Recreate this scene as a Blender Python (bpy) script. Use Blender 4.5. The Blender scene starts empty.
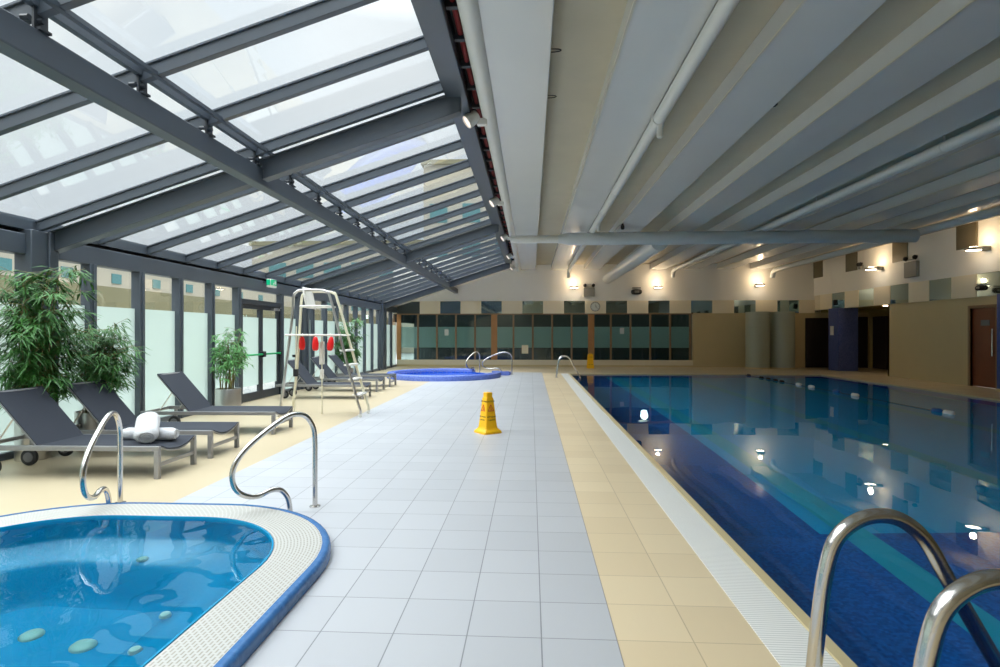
import bpy, bmesh, math, random
from mathutils import Vector, Matrix
from mathutils.geometry import tessellate_polygon
C = bpy.context.scene.collection
PI = math.pi
rnd = random.Random(7)

# ------------------------------------------------------------------ camera
F = 560.0
cam_d = bpy.data.cameras.new('camera'); cam = bpy.data.objects.new('camera', cam_d); C.objects.link(cam)
cam_d.sensor_width = 36; cam_d.lens = 36 * F / 1000.0
cam_d.clip_start = 0.05; cam_d.clip_end = 400
cam.location = (0, 0, 1.6); cam.rotation_euler = (PI / 2, 0, math.atan(31 / F))
cam_d.shift_y = 0.0005
bpy.context.scene.camera = cam

# ------------------------------------------------------------------ exposure, sky, sun
vs = bpy.context.scene.view_settings
vs.view_transform = 'Standard'; vs.look = 'None'; vs.gamma = 1; vs.use_curve_mapping = False
vs.exposure = 0.08
w = bpy.data.worlds.new('overcast_sky'); bpy.context.scene.world = w; w.use_nodes = True
nt = w.node_tree; nt.nodes.clear()
o_ = nt.nodes.new('ShaderNodeOutputWorld'); bg = nt.nodes.new('ShaderNodeBackground')
tc = nt.nodes.new('ShaderNodeTexCoord'); sep = nt.nodes.new('ShaderNodeSeparateXYZ')
nt.links.new(tc.outputs['Generated'], sep.inputs[0])
mr = nt.nodes.new('ShaderNodeMapRange')
for k, v in (('From Min', 0.48), ('From Max', 0.95), ('To Min', 1.02), ('To Max', 7.5)): mr.inputs[k].default_value = v
nt.links.new(sep.outputs['Z'], mr.inputs['Value'])
nz = nt.nodes.new('ShaderNodeTexNoise'); nz.inputs['Scale'].default_value = 2.2; nz.inputs['Detail'].default_value = 4
nt.links.new(tc.outputs['Generated'], nz.inputs['Vector'])
cr = nt.nodes.new('ShaderNodeValToRGB'); cr.color_ramp.elements[0].position = .35; cr.color_ramp.elements[1].position = .7
cr.color_ramp.elements[0].color = (.78, .84, .90, 1); cr.color_ramp.elements[1].color = (.93, .95, .98, 1)
nt.links.new(nz.outputs['Fac'], cr.inputs['Fac']); nt.links.new(cr.outputs['Color'], bg.inputs['Color'])
nt.links.new(mr.outputs['Result'], bg.inputs['Strength']); nt.links.new(bg.outputs[0], o_.inputs[0])
sd = bpy.data.lights.new('veiled_sun', 'SUN'); sd.energy = 1.9; sd.angle = math.radians(50); sd.color = (1, .97, .93)
sun = bpy.data.objects.new('veiled_sun', sd); C.objects.link(sun)
sun.rotation_euler = (Vector((.95, .25, -1))).to_track_quat('-Z', 'Y').to_euler()

# ------------------------------------------------------------------ materials
def mat(name, col, rough=.5, metal=0, spec=.5, noise=0, nscale=6, bump=0, emit=None, estr=1, coat=0, alpha=None):
    m = bpy.data.materials.new(name); m.use_nodes = True; t = m.node_tree; b = t.nodes['Principled BSDF']
    b.inputs['Base Color'].default_value = (*col, 1); b.inputs['Roughness'].default_value = rough
    b.inputs['Metallic'].default_value = metal; b.inputs['Specular IOR Level'].default_value = spec
    b.inputs['Coat Weight'].default_value = coat
    if emit: b.inputs['Emission Color'].default_value = (*emit, 1); b.inputs['Emission Strength'].default_value = estr
    if noise or bump:
        g = t.nodes.new('ShaderNodeTexCoord'); n = t.nodes.new('ShaderNodeTexNoise')
        n.inputs['Scale'].default_value = nscale; n.inputs['Detail'].default_value = 5
        t.links.new(g.outputs['Object'], n.inputs['Vector'])
        if noise:
            mx = t.nodes.new('ShaderNodeMix'); mx.data_type = 'RGBA'
            mx.inputs['A'].default_value = (*[c * (1 - noise) for c in col], 1)
            mx.inputs['B'].default_value = (*[min(1, c * (1 + noise)) for c in col], 1)
            t.links.new(n.outputs['Fac'], mx.inputs['Factor']); t.links.new(mx.outputs['Result'], b.inputs['Base Color'])
        if bump:
            bp = t.nodes.new('ShaderNodeBump'); bp.inputs['Strength'].default_value = bump; bp.inputs['Distance'].default_value = .01
            t.links.new(n.outputs['Fac'], bp.inputs['Height']); t.links.new(bp.outputs[0], b.inputs['Normal'])
    return m

class NT:
    def __init__(s, m): s.t = m.node_tree; s.b = s.t.nodes['Principled BSDF']
    def n(s, k, **kw):
        x = s.t.nodes.new(k)
        for a, v in kw.items(): setattr(x, a, v)
        return x
    def put(s, sock, v):
        if isinstance(v, (int, float)): sock.default_value = v
        elif isinstance(v, tuple): sock.default_value = (*v, 1) if len(v) == 3 and len(sock.default_value) == 4 else v
        else: s.t.links.new(v, sock)
    def math(s, op, a, b=0.0):
        x = s.n('ShaderNodeMath', operation=op); s.put(x.inputs[0], a); s.put(x.inputs[1], b); return x.outputs[0]
    def mix(s, f, a, b):
        x = s.n('ShaderNodeMix', data_type='RGBA'); s.put(x.inputs['Factor'], f); s.put(x.inputs['A'], a); s.put(x.inputs['B'], b); return x.outputs['Result']
    def line(s, v, origin, pitch, wd):      # 1 on a joint line, else 0
        a = s.math('FRACT', s.math('DIVIDE', s.math('SUBTRACT', v, origin - wd / 2 + 100 * pitch * 0), pitch))
        return s.math('LESS_THAN', a, wd / pitch)

def floor_material():
    m = mat('deck_tiles', (.6, .6, .6), .32); k = NT(m)
    pos = k.n('ShaderNodeTexCoord').outputs['Object']; sp = k.n('ShaderNodeSeparateXYZ'); k.put(sp.inputs[0], pos)
    x, y = sp.outputs[0], sp.outputs[1]
    grey = k.math('MULTIPLY', k.math('MULTIPLY', k.math('GREATER_THAN', x, -3.4), k.math('LESS_THAN', x, .45)), k.math('LESS_THAN', y, 23.4))
    tan = k.math('MULTIPLY', k.math('GREATER_THAN', x, .45), k.math('LESS_THAN', y, 22.9))
    g = k.n('ShaderNodeTexNoise'); g.inputs['Scale'].default_value = 1.3; g.inputs['Detail'].default_value = 6; k.put(g.inputs['Vector'], pos)
    # one tone per tile
    cx = k.math('FLOOR', k.math('DIVIDE', k.math('SUBTRACT', x, .055), .395)); cy = k.math('FLOOR', k.math('DIVIDE', k.math('SUBTRACT', y, 2.955), .395))
    cmb = k.n('ShaderNodeCombineXYZ'); k.put(cmb.inputs[0], cx); k.put(cmb.inputs[1], cy)
    wn = k.n('ShaderNodeTexWhiteNoise'); k.put(wn.inputs['Vector'], cmb.outputs[0])
    cgrey = k.mix(wn.outputs['Value'], (.455, .465, .49), (.49, .50, .525))
    ctan = k.mix(wn.outputs['Value'], (.68, .55, .36), (.74, .61, .41))
    cbe = k.mix(g.outputs['Fac'], (.50, .41, .265), (.565, .47, .32))
    col = k.mix(grey, k.mix(tan, cbe, ctan), cgrey)
    jx = k.line(x, .055, .395, .007); jy = k.line(y, 2.955, .395, .006)
    j = k.math('MAXIMUM', jx, jy)
    zone = k.math('MAXIMUM', grey, tan)
    jj = k.math('MULTIPLY', j, k.math('ADD', k.math('MULTIPLY', grey, .80), k.math('MULTIPLY', tan, .5)))
    col = k.mix(jj, col, k.mix(tan, (.16, .165, .18), (.30, .22, .13)))
    jb = k.math('MULTIPLY', k.math('MULTIPLY', k.math('MAXIMUM', k.line(x, -3.4, .3, .005), k.line(y, 0.1, .3, .005)), k.math('SUBTRACT', 1.0, zone)), .12)
    col = k.mix(jb, col, (.4, .33, .22))
    k.put(k.b.inputs['Base Color'], col)
    rg = k.n('ShaderNodeMapRange'); k.put(rg.inputs['Value'], g.outputs['Fac']); rg.inputs['To Min'].default_value = .28; rg.inputs['To Max'].default_value = .46
    k.put(k.b.inputs['Roughness'], rg.outputs['Result'])
    k.b.inputs['Specular IOR Level'].default_value = .35
    return m

def pool_material():
    m = mat('pool_mosaic', (.0, .2, .5), .25); k = NT(m)
    pos = k.n('ShaderNodeTexCoord').outputs['Object']; sp = k.n('ShaderNodeSeparateXYZ'); k.put(sp.inputs[0], pos)
    x, y, z = sp.outputs
    def cell(v, p): return k.math('FLOOR', k.math('DIVIDE', v, p))
    cmb = k.n('ShaderNodeCombineXYZ'); k.put(cmb.inputs[0], cell(x, .025)); k.put(cmb.inputs[1], cell(y, .025)); k.put(cmb.inputs[2], cell(z, .025))
    wn = k.n('ShaderNodeTexWhiteNoise'); k.put(wn.inputs['Vector'], cmb.outputs[0])
    navy = k.mix(wn.outputs['Value'], (.004, .11, .50), (.010, .20, .74))
    blue = k.mix(wn.outputs['Value'], (.0, .46, .95), (.01, .52, .98))
    deep = k.math('LESS_THAN', z, -1.2)
    main = k.math('MULTIPLY', k.math('MULTIPLY', k.math('GREATER_THAN', x, 3.0), k.math('GREATER_THAN', y, 6.0)), deep)
    col = k.mix(main, navy, blue)
    st = k.math('LESS_THAN', k.math('FRACT', k.math('DIVIDE', k.math('SUBTRACT', x, 3.2), 2.7)), .32 / 2.7)
    st = k.math('MULTIPLY', k.math('MULTIPLY', st, deep), k.math('GREATER_THAN', x, 3.0))
    col = k.mix(st, col, (.02, .52, .78))
    k.put(k.b.inputs['Base Color'], col)
    return m

def mosaic(name, a, b, cell=.025, rough=.25):
    m = mat(name, a, rough); k = NT(m)
    pos = k.n('ShaderNodeTexCoord').outputs['Object']; sc = k.n('ShaderNodeVectorMath', operation='SCALE'); k.put(sc.inputs[0], pos); sc.inputs['Scale'].default_value = 1 / cell
    fl = k.n('ShaderNodeVectorMath', operation='FLOOR'); k.put(fl.inputs[0], sc.outputs[0])
    wn = k.n('ShaderNodeTexWhiteNoise'); k.put(wn.inputs['Vector'], fl.outputs[0])
    k.put(k.b.inputs['Base Color'], k.mix(wn.outputs['Value'], a, b)); return m

def thin_fresnel(t, ior):     # same reflectance from both sides of a pane
    g = t.nodes.new('ShaderNodeNewGeometry'); m = t.nodes.new('ShaderNodeMapRange'); f = t.nodes.new('ShaderNodeFresnel')
    m.inputs['To Min'].default_value = ior; m.inputs['To Max'].default_value = 1 / ior
    t.links.new(g.outputs['Backfacing'], m.inputs['Value']); t.links.new(m.outputs['Result'], f.inputs[0]); return f

def glass(name, tint=(.93, .97, .96), gl=1.0):
    m = bpy.data.materials.new(name); m.use_nodes = True; t = m.node_tree; t.nodes.clear()
    o = t.nodes.new('ShaderNodeOutputMaterial'); mx = t.nodes.new('ShaderNodeMixShader'); fr = thin_fresnel(t, 1.45)
    tr = t.nodes.new('ShaderNodeBsdfTransparent'); tr.inputs[0].default_value = (*tint, 1)
    g = t.nodes.new('ShaderNodeBsdfGlossy'); g.inputs['Roughness'].default_value = .0; g.inputs['Color'].default_value = (gl, gl, gl, 1)
    t.links.new(fr.outputs[0], mx.inputs[0]); t.links.new(tr.outputs[0], mx.inputs[1]); t.links.new(g.outputs[0], mx.inputs[2]); t.links.new(mx.outputs[0], o.inputs[0])
    return m

def frosted(name, col, trans=.35, diff=(.7, .8, .76)):
    m = bpy.data.materials.new(name); m.use_nodes = True; t = m.node_tree; t.nodes.clear()
    o = t.nodes.new('ShaderNodeOutputMaterial'); a = t.nodes.new('ShaderNodeAddShader')
    tl = t.nodes.new('ShaderNodeBsdfTranslucent'); tl.inputs[0].default_value = (*col, 1)
    df = t.nodes.new('ShaderNodeBsdfDiffuse'); df.inputs[0].default_value = (*[c * .3 for c in diff], 1)
    mx = t.nodes.new('ShaderNodeMixShader'); mx.inputs[0].default_value = trans
    tr = t.nodes.new('ShaderNodeBsdfTransparent'); tr.inputs[0].default_value = (.8, .9, .87, 1)
    t.links.new(tl.outputs[0], a.inputs[0]); t.links.new(df.outputs[0], a.inputs[1]); t.links.new(a.outputs[0], mx.inputs[1]); t.links.new(tr.outputs[0], mx.inputs[2])
    mg = t.nodes.new('ShaderNodeMixShader'); g = t.nodes.new('ShaderNodeBsdfGlossy'); g.inputs['Roughness'].default_value = .08
    fr = thin_fresnel(t, 1.35)
    t.links.new(fr.outputs[0], mg.inputs[0]); t.links.new(mx.outputs[0], mg.inputs[1]); t.links.new(g.outputs[0], mg.inputs[2])
    t.links.new(mg.outputs[0], o.inputs[0]); return m

def water(name, tint, scale=1.2, bump=.02):
    m = bpy.data.materials.new(name); m.use_nodes = True; t = m.node_tree; t.nodes.clear()
    o = t.nodes.new('ShaderNodeOutputMaterial'); g = t.nodes.new('ShaderNodeBsdfGlass')
    g.inputs['IOR'].default_value = 1.29; g.inputs['Roughness'].default_value = 0; g.inputs['Color'].default_value = (*tint, 1)
    tcn = t.nodes.new('ShaderNodeTexCoord'); n = t.nodes.new('ShaderNodeTexNoise'); n.inputs['Scale'].default_value = scale; n.inputs['Detail'].default_value = 2
    t.links.new(tcn.outputs['Object'], n.inputs['Vector'])
    bp = t.nodes.new('ShaderNodeBump'); bp.inputs['Strength'].default_value = 1; bp.inputs['Distance'].default_value = bump
    t.links.new(n.outputs['Fac'], bp.inputs['Height']); t.links.new(bp.outputs[0], g.inputs['Normal'])
    t.links.new(g.outputs[0], o.inputs[0]); return m

def grate_material(name, ax, pitch, a=(.50, .495, .47), b=(.42, .42, .40), uv=False):
    m = mat(name, a, .45); k = NT(m)
    tcn = k.n('ShaderNodeTexCoord'); sp = k.n('ShaderNodeSeparateXYZ'); k.put(sp.inputs[0], tcn.outputs['UV' if uv else 'Object'])
    if uv:
        br = k.n('ShaderNodeTexBrick'); k.put(br.inputs['Vector'], tcn.outputs['UV'])
        br.inputs['Scale'].default_value = 1; br.inputs['Brick Width'].default_value = .045; br.inputs['Row Height'].default_value = .022
        br.inputs['Mortar Size'].default_value = .007; br.inputs['Mortar Smooth'].default_value = .2
        br.inputs['Color1'].default_value = (.30, .28, .23, 1); br.inputs['Color2'].default_value = (.33, .31, .26, 1); br.inputs['Mortar'].default_value = (*a, 1)
        k.put(k.b.inputs['Base Color'], br.outputs['Color'])
    else:
        l = k.math('LESS_THAN', k.math('FRACT', k.math('DIVIDE', sp.outputs[ax], pitch)), .30)
        k.put(k.b.inputs['Base Color'], k.mix(l, a, b))
    return m

M = {}
M['floor'] = floor_material(); M['pool'] = pool_material()
M['frame'] = mat('anthracite_frame', (.078, .094, .115), .38, spec=.5, noise=.06)
M['frame_d'] = mat('dark_frame', (.035, .042, .052), .45)
M['black'] = mat('black_and_gap_shade', (.012, .012, .014), .7)  # black fittings, and the painted shade in the roof and eaves gaps
M['red'] = mat('red_pipe', (.25, .02, .02), .5)
M['glass'] = glass('clear_glass', (.96, .985, .98)); M['roofglass'] = glass('roof_glass', (.95, .975, .975))
M['darkglass'] = glass('tinted_glass', (.72, .82, .80))
M['frost'] = frosted('frosted_film', (.42, .50, .47), .16, (.6, .75, .7))
M['frost2'] = frosted('frosted_band', (.55, .68, .68), .25, (1.1, 1.5, 1.5))
M['mirror'] = mat('mirror_panel', (.38, .47, .46), .03, metal=1)
M['cream'] = mat('cream_wall', (.74, .66, .50), .6, noise=.03, nscale=2)
M['creamband'] = mat('cream_panel', (.86, .77, .58), .45)
M['white'] = mat('white_plaster', (.88, .86, .80), .6, noise=.02, nscale=2)
M['tanwall'] = mat('tan_wall', (.60, .49, .27), .55, noise=.04, nscale=3)
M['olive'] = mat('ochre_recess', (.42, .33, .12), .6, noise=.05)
M['panel'] = mat('ceiling_panel', (.68, .69, .68), .22, spec=.5, noise=.03, nscale=1.5)
M['recess'] = mat('ceiling_recess_warm_bounce', (.52, .47, .35), .6, noise=.08, nscale=2)  # warm reflected light on the slab is put into its base colour
M['pside'] = mat('panel_side', (.62, .60, .52), .5)
M['pipe'] = mat('painted_pipe', (.72, .72, .68), .35, noise=.03)
M['duct'] = mat('pale_blue_duct', (.66, .69, .69), .35)
M['steel'] = mat('brushed_steel', (.62, .60, .57), .18, metal=1, bump=.05, nscale=60)
M['steel_m'] = mat('matt_steel', (.62, .60, .58), .32, metal=1, noise=.08, nscale=8)
M['alu'] = mat('grey_aluminium', (.32, .32, .33), .38, metal=.55, noise=.05)
M['sling'] = mat('slate_sling', (.024, .029, .042), .8, noise=.1, nscale=40)
M['rubber'] = mat('rubber', (.03, .03, .032), .7)
M['hub'] = mat('grey_plastic', (.16, .16, .17), .5)
M['wood'] = mat('orange_wood', (.42, .20, .07), .45, noise=.2, nscale=4)
M['wood2'] = mat('brown_wood_post', (.27, .17, .09), .5, noise=.2, nscale=4)
M['doorwood'] = mat('red_brown_door', (.20, .055, .018), .4, noise=.2, nscale=3)
M['dkdoor'] = mat('dark_door', (.02, .012, .012), .6)
M['bluepillar'] = mosaic('blue_pillar_tiles', (.05, .08, .24), (.08, .11, .30), .05, .35)
M['column'] = mat('sage_column', (.40, .42, .32), .35, noise=.04)
M['spa'] = mat('spa_shell', (.0, .235, .43), .25, noise=.08, nscale=2)
M['coping'] = mosaic('blue_coping', (.035, .14, .36), (.055, .18, .42), .025)
M['rpool'] = mosaic('violet_blue_mosaic', (.10, .16, .55), (.16, .24, .68), .03)
M['rpool_in'] = mosaic('royal_blue_mosaic', (.01, .09, .60), (.02, .14, .75), .03)
M['grate'] = grate_material('spa_grate', 0, .03, uv=True)
M['poolgrate'] = grate_material('pool_grate', 1, .022, (.86, .86, .83), (.60, .60, .58))
M['lip'] = mat('sand_pool_lip', (.62, .52, .30), .35)
M['water'] = water('pool_water', (.95, 1.0, 1.0), .55, .006)
M['spawater'] = water('spa_water', (.80, .97, 1.0), 1.4, .012)
M['yellow'] = mat('yellow_plastic', (.95, .50, .005), .4)
M['ink'] = mat('black_print', (.03, .025, .02), .6); M['redink'] = mat('red_print', (.55, .05, .02), .6)
M['towel'] = mat('white_towelling', (.66, .66, .67), .95, bump=.9, nscale=90)
M['leaf'] = mat('bamboo_leaf', (.05, .175, .03), .42, noise=.75, nscale=3)
M['leaf2'] = mat('light_bamboo_leaf', (.13, .36, .10), .5, noise=.4, nscale=3)
M['culm'] = mat('bamboo_culm', (.20, .17, .06), .5, noise=.3, nscale=10)
M['soil'] = mat('dark_soil', (.02, .015, .01), .9)
M['wplastic'] = mat('white_plastic', (.80, .78, .72), .4)
M['creampaint'] = mat('cream_painted_tube', (.74, .69, .52), .35)
M['redfloat'] = mat('red_float', (.75, .01, .01), .35)
M['green'] = mat('green_bar', (.0, .40, .12), .4)
M['exit'] = mat('green_exit_face', (.0, .30, .14), .4, emit=(.0, .5, .22), estr=.5)
M['vent'] = mat('brown_vent', (.19, .16, .10), .55)
M['speck'] = mat('grey_casing', (.24, .24, .215), .5)
M['lamp'] = mat('warm_lamp_lens', (1, .9, .75), .4, emit=(1, .82, .60), estr=14)
M['spotlens'] = mat('spot_lens', (1, .9, .8), .4, emit=(1, .78, .68), estr=.9)
M['jet'] = mat('jet_fitting', (.30, .46, .40), .4)
M['paper'] = mat('paper', (.75, .78, .74), .6)
M['blueplastic'] = mat('blue_float', (.0, .12, .42), .4)
M['outwall'] = mat('outside_cream_wall', (.50, .455, .37), .7, noise=.03); M['outolive'] = mat('outside_olive_parapet', (.24, .215, .12), .7)
M['outwin'] = mat('outside_window', (.10, .26, .28), .15)
M['paving'] = mat('outside_paving', (.27, .28, .27), .7, noise=.05)
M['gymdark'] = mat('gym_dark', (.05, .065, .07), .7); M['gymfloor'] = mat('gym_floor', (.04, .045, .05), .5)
M['machine'] = mat('machine_grey', (.10, .11, .12), .4)

# ------------------------------------------------------------------ mesh helpers
def basis(d):
    d = d.normalized(); u = Vector((0, 0, 1)) if abs(d.z) < .9 else Vector((1, 0, 0))
    a = d.cross(u).normalized(); return a, a.cross(d).normalized()

class MB:
    def __init__(s): s.v = []; s.f = []; s.uv = {}
    def box(s, x0, x1, y0, y1, z0, z1):
        n = len(s.v)
        s.v += [(x, y, z) for z in (z0, z1) for y in (y0, y1) for x in (x0, x1)]
        s.f += [tuple(n + i for i in q) for q in ((0, 2, 3, 1), (4, 5, 7, 6), (0, 1, 5, 4), (2, 6, 7, 3), (0, 4, 6, 2), (1, 3, 7, 5))]; return s
    def hexa(s, pts):      # 8 points, same order as box
        n = len(s.v); s.v += [tuple(p) for p in pts]
        s.f += [tuple(n + i for i in q) for q in ((0, 2, 3, 1), (4, 5, 7, 6), (0, 1, 5, 4), (2, 6, 7, 3), (0, 4, 6, 2), (1, 3, 7, 5))]; return s
    def obox(s, c, size, R):
        c = Vector(c); pts = []
        for z in (-.5, .5):
            for y in (-.5, .5):
                for x in (-.5, .5): pts.append(c + R @ Vector((x * size[0], y * size[1], z * size[2])))
        return s.hexa(pts)
    def tube(s, pts, r, n=10, cap=True, radii=None):
        pts = [Vector(p) for p in pts]; N = len(pts); base = len(s.v)
        t0 = (pts[1] - pts[0]).normalized(); a, b = basis(t0); prev = t0
        for i, p in enumerate(pts):
            t = (pts[min(i + 1, N - 1)] - pts[max(i - 1, 0)]).normalized()
            q = prev.rotation_difference(t); a = q @ a; b = q @ b; prev = t
            rr = radii[i] if radii else r
            for k in range(n):
                an = 2 * PI * k / n; s.v.append(tuple(p + a * math.cos(an) * rr + b * math.sin(an) * rr))
        for i in range(N - 1):
            for k in range(n):
                k2 = (k + 1) % n; s.f.append((base + i * n + k, base + i * n + k2, base + (i + 1) * n + k2, base + (i + 1) * n + k))
        if cap:
            s.f.append(tuple(base + k for k in reversed(range(n)))); s.f.append(tuple(base + (N - 1) * n + k for k in range(n)))
        return s
    def lathe(s, prof, c=(0, 0, 0), n=32, R=None, close=True):   # prof: (r, z)
        c = Vector(c); base = len(s.v)
        for r, z in prof:
            for k in range(n):
                an = 2 * PI * k / n; p = Vector((r * math.cos(an), r * math.sin(an), z))
                if R is not None: p = R @ p
                s.v.append(tuple(c + p))
        for i in range(len(prof) - 1):
            for k in range(n):
                k2 = (k + 1) % n; s.f.append((base + i * n + k, base + i * n + k2, base + (i + 1) * n + k2, base + (i + 1) * n + k))
        if close:
            s.f.append(tuple(base + k for k in reversed(range(n)))); s.f.append(tuple(base + (len(prof) - 1) * n + k for k in range(n)))
        return s
    def loops(s, loops, closed=True, uvs=None):   # list of equal-length rings of points
        base = len(s.v); n = len(loops[0])
        for L in loops: s.v += [tuple(p) for p in L]
        per = [0]
        L0 = loops[0]
        for k in range(n): per.append(per[-1] + (Vector(L0[k]) - Vector(L0[(k + 1) % n])).length)
        for i in range(len(loops) - 1):
            for k in range(n if closed else n - 1):
                k2 = (k + 1) % n
                if uvs: s.uv[len(s.f)] = [(per[k], uvs[i]), (per[k + 1], uvs[i]), (per[k + 1], uvs[i + 1]), (per[k], uvs[i + 1])]
                s.f.append((base + i * n + k, base + i * n + k2, base + (i + 1) * n + k2, base + (i + 1) * n + k))
        return s
    def cap(s, loop):
        n = len(s.v); s.v += [tuple(p) for p in loop]; s.f.append(tuple(range(n, n + len(loop)))); return s
    def poly_hole(s, outer, holes, z):
        polys = [[Vector((x, y, 0)) for x, y in outer]] + [[Vector((x, y, 0)) for x, y in h] for h in holes]
        base = len(s.v); flat = [p for q in polys for p in q]
        s.v += [(p.x, p.y, z) for p in flat]
        for t in tessellate_polygon(polys):
            a, b, c = [flat[i] for i in t]
            t = t if (b - a).cross(c - a).z > 0 else t[::-1]
            s.f.append(tuple(base + i for i in t))
        return s

def mk(name, b, m, parent=None, bevel=0, smooth=35, fixn=True):
    me = bpy.data.meshes.new(name); me.from_pydata(b.v, [], b.f); me.update()
    if b.uv:
        ul = me.uv_layers.new(name='UVMap')
        for p in me.polygons:
            if p.index in b.uv:
                for li, uv in zip(p.loop_indices, b.uv[p.index]): ul.data[li].uv = uv
    if fixn:
        bm = bmesh.new(); bm.from_mesh(me); bmesh.ops.recalc_face_normals(bm, faces=bm.faces); bm.to_mesh(me); bm.free()
    if smooth:
        for p in me.polygons: p.use_smooth = True
        me.set_sharp_from_angle(angle=math.radians(smooth))
    me.materials.append(m if not isinstance(m, str) else M[m])
    o = bpy.data.objects.new(name, me); C.objects.link(o)
    if parent: o.parent = parent
    if bevel:
        md = o.modifiers.new('bevel', 'BEVEL'); md.width = bevel; md.segments = 2; md.limit_method = 'ANGLE'
    return o

def thing(name, label, cat, loc=(0, 0, 0), rz=0, group=None):
    o = bpy.data.objects.new(name, None); C.objects.link(o); o.location = loc; o.rotation_euler = (0, 0, rz)
    o.empty_display_size = .1
    o['label'] = label; o['category'] = cat
    if group: o['group'] = group
    return o
def tag(o, label, cat, group=None):
    o['label'] = label; o['category'] = cat
    if group: o['group'] = group
    return o
def struct(o, label=None, cat=None):
    o['kind'] = 'structure'
    if label: o['label'] = label
    if cat: o['category'] = cat
    return o
def sempty(name, label=None, cat=None, loc=(0, 0, 0)):
    o = bpy.data.objects.new(name, None); C.objects.link(o); o.location = loc; return struct(o, label, cat)
def dup(root, loc, rz, label, group=None):
    r = root.copy(); C.objects.link(r); r.location = loc; r.rotation_euler = (0, 0, rz); r['label'] = label
    if group: r['group'] = group
    for ch in root.children:
        c = ch.copy(); C.objects.link(c); c.parent = r
        for g in ch.children:
            d = g.copy(); C.objects.link(d); d.parent = c
    return r
def spline(pts, sub=6):
    P = [Vector(p) for p in pts]; out = []
    for i in range(len(P) - 1):
        p0 = P[max(i - 1, 0)]; p1 = P[i]; p2 = P[i + 1]; p3 = P[min(i + 2, len(P) - 1)]
        for j in range(sub):
            t = j / sub
            out.append(.5 * ((2 * p1) + (p2 - p0) * t + (2 * p0 - 5 * p1 + 4 * p2 - p3) * t * t + (3 * p1 - p0 - 3 * p2 + p3) * t ** 3))
    out.append(P[-1]); return out
def rrect(x0, x1, y0, y1, r, z, n=14):
    out = []
    for cx, cy, a0 in ((x1 - r, y1 - r, 0), (x0 + r, y1 - r, 90), (x0 + r, y0 + r, 180), (x1 - r, y0 + r, 270)):
        for i in range(n + 1):
            a = math.radians(a0 + 90 * i / n); out.append((cx + r * math.cos(a), cy + r * math.sin(a), z))
    # add points on straights so ring segments stay short
    res = []
    for i, p in enumerate(out):
        q = out[(i + 1) % len(out)]; res.append(p); d = math.dist(p, q)
        k = int(d / .3)
        for j in range(1, k): t = j / k; res.append(tuple(p[a] + (q[a] - p[a]) * t for a in range(3)))
    return res
def text_mesh(body, size, name, m, parent, loc, rot, align='CENTER'):
    cu = bpy.data.curves.new(name, 'FONT'); cu.body = body; cu.size = size; cu.align_x = align; cu.align_y = 'CENTER'; cu.extrude = .001
    t = bpy.data.objects.new(name, cu); C.objects.link(t)
    dg = bpy.context.evaluated_depsgraph_get(); dg.update()
    me = bpy.data.meshes.new_from_object(t.evaluated_get(dg)); bpy.data.objects.remove(t)
    me.materials.clear(); me.materials.append(M[m])
    o = bpy.data.objects.new(name, me); C.objects.link(o); o.parent = parent; o.location = loc; o.rotation_euler = rot; return o

# ------------------------------------------------------------------ room dimensions
XL, XR, YF, YB = -6.65, 13.5, 27.5, -5.0
PX0, PX1, PY0, PY1 = 1.56, 11.35, 0.9, 22.6         # pool opening
SX0, SX1, SY0, SY1, SR = -4.78, -1.39, -0.6, 4.90, 1.3
def zb(x): return 3.94 + .32 * (x + 3.65)            # underside of the roof's glazing bars

# ------------------------------------------------------------------ floor
spa_hole = [(p[0], p[1]) for p in rrect(SX0 + .04, SX1 - .04, SY0 + .04, SY1 - .04, SR - .04, 0)]
fb = MB().poly_hole([(XL - .15, YB), (17, YB), (17, YF + .1), (XL - .15, YF + .1)],
    [[(1.2, PY0 - .36), (PX1 + .1, PY0 - .36), (PX1 + .1, PY1 + .1), (1.2, PY1 + .1)], spa_hole], 0)
floor = struct(mk('floor', fb, 'floor', smooth=0), 'pool deck of grey, tan and beige ceramic tiles', 'floor')

# ------------------------------------------------------------------ main pool
pool = thing('swimming_pool', 'long rectangular indoor swimming pool with dark blue mosaic tiles', 'swimming pool', (0, 0, 0))
b = MB(); D = -1.35
i0, i1, j0, j1 = PX0, PX1, PY0, PY1
top = [(i0, j0, 0), (i1, j0, 0), (i1, j1, 0), (i0, j1, 0)]; bot = [(x, y, D) for x, y, _ in top]
b.loops([top, bot]); b.cap(bot)
mk('basin', b, 'pool', pool, smooth=0, fixn=False)
b = MB(); b.box(1.2, 1.485, PY0 - .36, PY1 + .1, -.03, .004)
mk('overflow_grate', b, 'poolgrate', pool)
b = MB(); b.box(1.487, PX0 + .003, PY0 - .07, PY1 + .07, -.05, .012)
b.box(PX0, PX1, PY1 - .003, PY1 + .1, -.05, .012); b.box(PX1 - .003, PX1 + .1, PY0, PY1 + .1, -.05, .012); b.box(1.487, PX1 + .1, PY0 - .36, PY0 + .003, -.05, .012)
mk('pool_lip', b, 'lip', pool, bevel=.006)
b = MB(); b.cap([(i0, j0, -.03), (i1, j0, -.03), (i1, j1, -.03), (i0, j1, -.03)])
mk('water', b, 'water', pool, smooth=0, fixn=False)

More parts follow.
